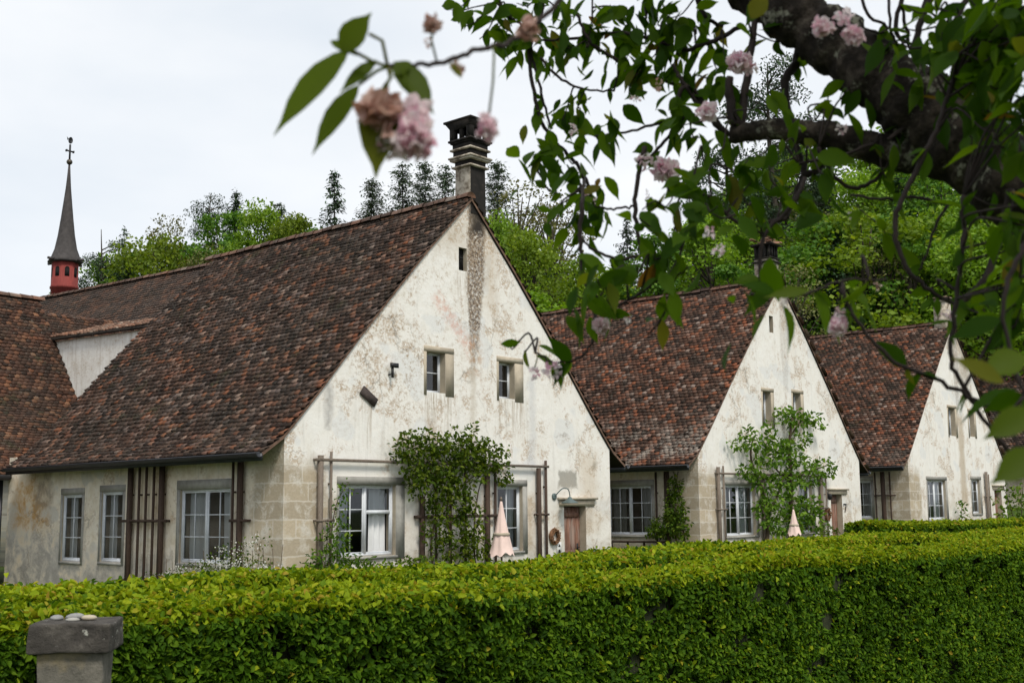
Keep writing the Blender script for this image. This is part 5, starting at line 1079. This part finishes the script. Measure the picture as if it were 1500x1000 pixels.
for q in TW:
    n = len(q); k = max(2, int(n/9))
    for i in RNG.choice(np.arange(2, n), k, replace=False): P = q[i]; x = P-CO; bl = RNG.integers(1, 4); ax = RNG.normal(0, .8, (bl, 3)); ax[:, 2] -= .7; nn = RNG.normal(0, .6, (bl, 3)); nn[:, 1] -= .4; nn[:, 2] += .6; l = .076*RNG.uniform(.45, 1.2, bl); bigleaves(lv, np.repeat(x[None], bl, 0), ax, nn, l, l*.42, 0, RNG.uniform(0, .3, bl))
SPOTS = [(1375, 15, 2.7, 7), (1405, 55, 2.7, 8), (1430, 10, 2.6, 9), (1455, 55, 2.5, 10), (1480, 35, 2.5, 10), (1500, 10, 2.4, 10), (1500, 90, 2.3, 10), (1465, 70, 2.5, 8), (1490, 190, 2.3, 9), (1460, 165, 2.5, 8), (1420, 100, 2.6, 7), (1345, 45, 2.8, 5), (1500, 330, 2.2, 7), (1495, 440, 2.2, 5), (678, 8, 3.6, 3), (715, 45, 3.6, 5), (750, 35, 3.6, 7), (775, 8, 3.6, 6), (800, 30, 3.6, 6), (840, 70, 3.5, 6), (870, 52, 3.5, 7), (900, 12, 3.5, 7), (915, 85, 3.5, 6), (950, 5, 3.5, 7), (980, 25, 3.4, 7), (1000, 55, 3.4, 6), (1030, 20, 3.4, 6), (800, 80, 3.5, 4), (770, 75, 3.6, 4), (1040, 115, 3.3, 4), (1060, 75, 3.3, 5), (1075, 140, 3.2, 4), (1020, 180, 3.2, 5), (1100, 160, 3.1, 4), (1130, 60, 3.2, 4), (1400, 20, 2.7, 8), (1425, 70, 2.6, 8), (1470, 95, 2.5, 9), (1380, 110, 2.7, 6), (1440, 190, 2.5, 7), (1475, 215, 2.4, 8), (1500, 60, 2.4, 9), (1500, 140, 2.3, 9), (1415, 125, 2.6, 7), (1330, 70, 2.8, 5), (1300, 100, 2.9, 4), (1470, 10, 2.5, 9), (1495, 300, 2.2, 8), (1450, 300, 2.4, 3), (1200, 300, 2.9, 2), (1180, 220, 3.0, 3), (1150, 150, 3.1, 4), (1140, 215, 3.0, 5), (1085, 285, 2.9, 5), (1040, 310, 2.8, 5), (690, 12, 3.6, 4), (700, 30, 3.6, 4), (735, 20, 3.6, 5), (740, 55, 3.6, 7), (760, 15, 3.6, 6), (790, 50, 3.6, 7), (812, 62, 3.6, 5), (825, 20, 3.6, 6), (845, 45, 3.5, 7), (860, 12, 3.5, 6), (885, 30, 3.5, 8), (905, 62, 3.5, 7), (930, 20, 3.5, 8), (935, 50, 3.5, 6), (965, 38, 3.4, 8), (985, 70, 3.4, 8), (1000, 20, 3.4, 8), (1020, 50, 3.4, 7), (1045, 90, 3.4, 6), (985, 100, 3.4, 6), (940, 105, 3.4, 9), (960, 80, 3.4, 7), (925, 115, 3.4, 7), (1010, 145, 3.3, 5),
 (880, 118, 3.5, 3), (845, 138, 3.5, 7), (830, 160, 3.5, 8), (850, 160, 3.5, 6), (895, 180, 3.4, 7), (870, 195, 3.4, 7), (990, 160, 3.3, 6), (1015, 200, 3.2, 6), (965, 210, 3.3, 5), (780, 215, 3.5, 5), (768, 238, 3.5, 4), (805, 230, 3.5, 8), (815, 205, 3.5, 6), (838, 240, 3.4, 5), (840, 265, 3.4, 8), (865, 270, 3.4, 8), (835, 290, 3.3, 6), (815, 315, 3.3, 5), (850, 320, 3.3, 6), (875, 310, 3.3, 4),
 (950, 330, 2.8, 6), (985, 350, 2.8, 7), (1010, 300, 2.8, 8), (1040, 270, 2.9, 9), (985, 290, 2.9, 6), (960, 295, 2.9, 4), (1060, 320, 2.7, 4), (1095, 300, 2.7, 5), (1080, 250, 2.9, 7), (1150, 280, 2.8, 4), (1000, 400, 2.8, 5), (960, 380, 2.8, 5), (935, 400, 2.8, 5), (880, 420, 2.8, 5), (860, 440, 2.9, 5), (900, 395, 2.8, 4),
 (1100, 430, 2.2, 5), (1115, 440, 2.2, 4), (1230, 445, 2.3, 4), (1265, 430, 2.3, 4), (1235, 140, 3.0, 5), (1210, 150, 3.1, 6), (1195, 175, 3.1, 4), (1110, 230, 3.0, 5), (1060, 215, 3.1, 5), (1030, 235, 3.0, 5), (1130, 265, 2.9, 5), (1390, 435, 2.5, 4), (1425, 455, 2.5, 4),
 (1420, 40, 2.6, 9), (1450, 20, 2.5, 10), (1480, 60, 2.4, 10), (1440, 90, 2.5, 9), (1490, 20, 2.4, 9), (1495, 110, 2.3, 10), (1455, 130, 2.5, 8), (1400, 90, 2.6, 7), (1420, 150, 2.6, 7), (1490, 170, 2.4, 9), (1380, 60, 2.7, 7), (1350, 110, 2.8, 5), (1350, 20, 2.8, 4), (1465, 370, 2.3, 4), (1490, 340, 2.2, 9), (1495, 400, 2.1, 8), (1475, 420, 2.2, 4), (1440, 320, 2.5, 3),
 (1485, 480, 2.2, 3), (1495, 560, 2.0, 2), (1490, 650, 1.9, 2), (752, 510, 3.3, 2), (770, 514, 3.3, 2), (1250, 60, 2.9, 2), (1098, 10, 3.0, 2), (1160, 260, 2.8, 4), (1200, 250, 2.9, 4), (1290, 240, 3.0, 3)]
for (x, y, D, n) in SPOTS: bunch(x, y, D, n, spread=.03)
# unseen crown leaves, added above the view to keep sun off the visible foliage
n = 8000; d = unit(RNG.normal(size=(n, 3)))*RNG.uniform(0, 1, (n, 1))**.4; P = np.array([2.5, 2.0, 5.0]) + d*np.array([2.7, 2.9, 1.25]); P = P[P[:, 2] > 1.6+.47*np.abs(P[:, 1])+.35]; n = len(P)
ax = RNG.normal(0, .8, (n, 3)); ax[:, 2] -= .7; nn = RNG.normal(0, .5, (n, 3)); nn[:, 2] += .8; bigleaves(lv, P-CO, ax, nn, .10, .046, 0, .2)
lv.build('leaves', [M['leaf_cherry'], M['twig']], CT, True)
for th in np.linspace(0, 5.4, 7):  # unseen boughs, added to go with the shading crown
    tb = MB(); a = np.array([3.2, 3.0, 3.6]); e = np.array([2.5+2.3*math.cos(th), 2.0+2.3*math.sin(th), 5.2]); e[2] = max(e[2], 1.6+.47*abs(e[1])+.5)
    Q_ = spline([a+np.array([.35, .1, -.4]), (a+e)/2+np.array([.3, -.2, .45]), e], 6); tb.tube(Q_-CO, np.linspace(.05, .01, len(Q_)), 7, rough=.08); tb.build('bough', M['cherry_bark'], CT, True)
# near out-of-focus leaves
nl = MB()
def near_leaf(bx, by, tx2, ty2, wpx, D, tilt=.0, droop=.12):
    a_, t_ = at(bx, by, D), at(tx2, ty2, D-.02); ax = (t_-a_); L = np.linalg.norm(ax); side = np.cross(ax/L, np.array([0, -1, 0])); n_ = np.array([tilt, -1, .35])
    bigleaves(nl, (a_-CO)[None], ax[None], n_[None], L, wpx*D/F*1.02, 0, droop, .12)
for a in [(512, 72, 392, 188, 50, 1.32, -.2), (500, 78, 541, 16, 46, 1.32, .1), (552, 88, 496, 132, 22, 1.34, .2), (526, 124, 452, 220, 36, 1.33, -.1), (562, 128, 548, 256, 62, 1.31, 0), (578, 90, 638, 160, 46, 1.33, .3), (600, 90, 575, 110, 24, 1.33, .0), (484, 60, 522, 78, 18, 1.34, .0), (1470, 560, 1400, 520, 30, 1.5, .1), (1510, 600, 1445, 640, 40, 1.4, .2), (1520, 660, 1455, 705, 45, 1.3, 0), (1185, 425, 1120, 432, 18, 1.9, .1), (1500, 520, 1440, 545, 44, 1.6, -.2), (660, 92, 676, 112, 14, 1.4, .2), (1100, 28, 1125, -12, 30, 2.4, 0)]: near_leaf(*a)
for st_ in ([(568, 98), (545, 90), (512, 72)], [(568, 98), (560, 60), (541, 50)], [(568, 98), (572, 115), (562, 128)], [(568, 98), (552, 104), (526, 124)]): nl.tube(cpath(st_, 1.32)-CO, .0022, 6)
nl.build('near_leaves', M['leaf_cherry_near'], CT, True)
# blossoms
def blossom(px, py, D, rxp, ryp, n=70, mat='blossom', stem=None):
    b = MB(); c = at(px, py, D)-CO; rx, ry = rxp*D/F, ryp*D/F; k = max(1, int(rxp*ryp/190*(D/1.3)**.0))
    sub = [np.zeros(3)] if rxp < 12 else [RNG.normal(0, .22, 3)*np.array([rx, rx, ry]) for _ in range(4)]
    n = int(n*.75)
    for s_ in sub:
        d = unit(RNG.normal(size=(n, 3))); rr = RNG.uniform(.25, 1, n)[:, None]*(1 if len(sub) == 1 else .62); P = c+s_+d*rr*np.array([rx, rx, ry]); sz = max(rx, .006)*RNG.uniform(.55, 1.0, n)
        hexleaves(b, P, d+RNG.normal(0, .5, (n, 3)), RNG.normal(size=(n, 3)), sz, sz*1.0, 0, .35)
    if stem: b.tube(cpath(stem, D)-CO, .0016, 5, 1)
    b.build('blossom', [M[mat], M['leaf_cherry_near']], CT)
for a in [(608, 178, 1.31, 26, 28, 70, 'blossom', [(590, 100), (598, 130), (606, 165)]), (604, 208, 1.30, 26, 26, 70, 'blossom', None), (556, 166, 1.30, 30, 24, 60, 'blossom_old', [(575, 100), (566, 130), (560, 155)]), (566, 214, 1.31, 14, 17, 45, 'blossom', None), (713, 184, 1.35, 13, 20, 60, 'blossom', [(724, 68), (722, 120), (716, 170)]), (634, 40, 1.4, 12, 12, 30, 'blossom_old', [(640, 92), (632, 60), (634, 45)]), (668, 100, 1.4, 11, 10, 30, 'blossom_old', None), (776, 42, 1.5, 14, 20, 36, 'blossom_old', None), (628, 62, 1.4, 7, 9, 16, 'blossom_old', None),
 (1205, 42, 2.3, 13, 11, 45, 'blossom', None), (1238, 26, 2.3, 11, 10, 45, 'blossom', None), (1250, 52, 2.3, 13, 12, 45, 'blossom', None), (1085, 92, 3.1, 16, 12, 40, 'blossom', None), (1100, 98, 3.1, 10, 10, 30, 'blossom', None), (1036, 162, 3.1, 14, 9, 30, 'blossom', None), (942, 236, 3.2, 11, 10, 36, 'blossom', None), (972, 250, 3.2, 18, 12, 36, 'blossom', None), (947, 284, 3.1, 4, 8, 16, 'blossom', None), (1040, 340, 2.6, 8, 8, 26, 'blossom', None), (1052, 366, 2.6, 8, 8, 30, 'blossom', None), (1225, 478, 2.3, 14, 9, 36, 'blossom', None), (1232, 460, 2.3, 8, 8, 26, 'blossom', None), (882, 476, 2.9, 12, 8, 36, 'blossom', None), (920, 466, 2.9, 6, 6, 20, 'blossom', None), (810, 544, 3.0, 11, 13, 40, 'blossom', [(812, 530), (811, 540)]), (782, 546, 3.0, 8, 9, 30, 'blossom', [(788, 520), (783, 540)]), (858, 288, 3.3, 7, 8, 24, 'blossom', None), (870, 295, 3.3, 8, 7, 24, 'blossom', None), (840, 190, 3.4, 6, 8, 20, 'blossom', None), (1248, 318, 2.8, 5, 10, 20, 'blossom', None), (1390, 460, 2.5, 8, 7, 24, 'blossom', None), (1233, 190, 3.0, 8, 6, 20, 'blossom', None), (965, 125, 3.3, 7, 8, 20, 'blossom_old', None), (930, 145, 3.3, 6, 7, 20, 'blossom', None), (1285, 420, 2.6, 6, 6, 16, 'blossom_old', None), (1148, 440, 2.2, 6, 9, 18, 'blossom', None)]: blossom(*a)
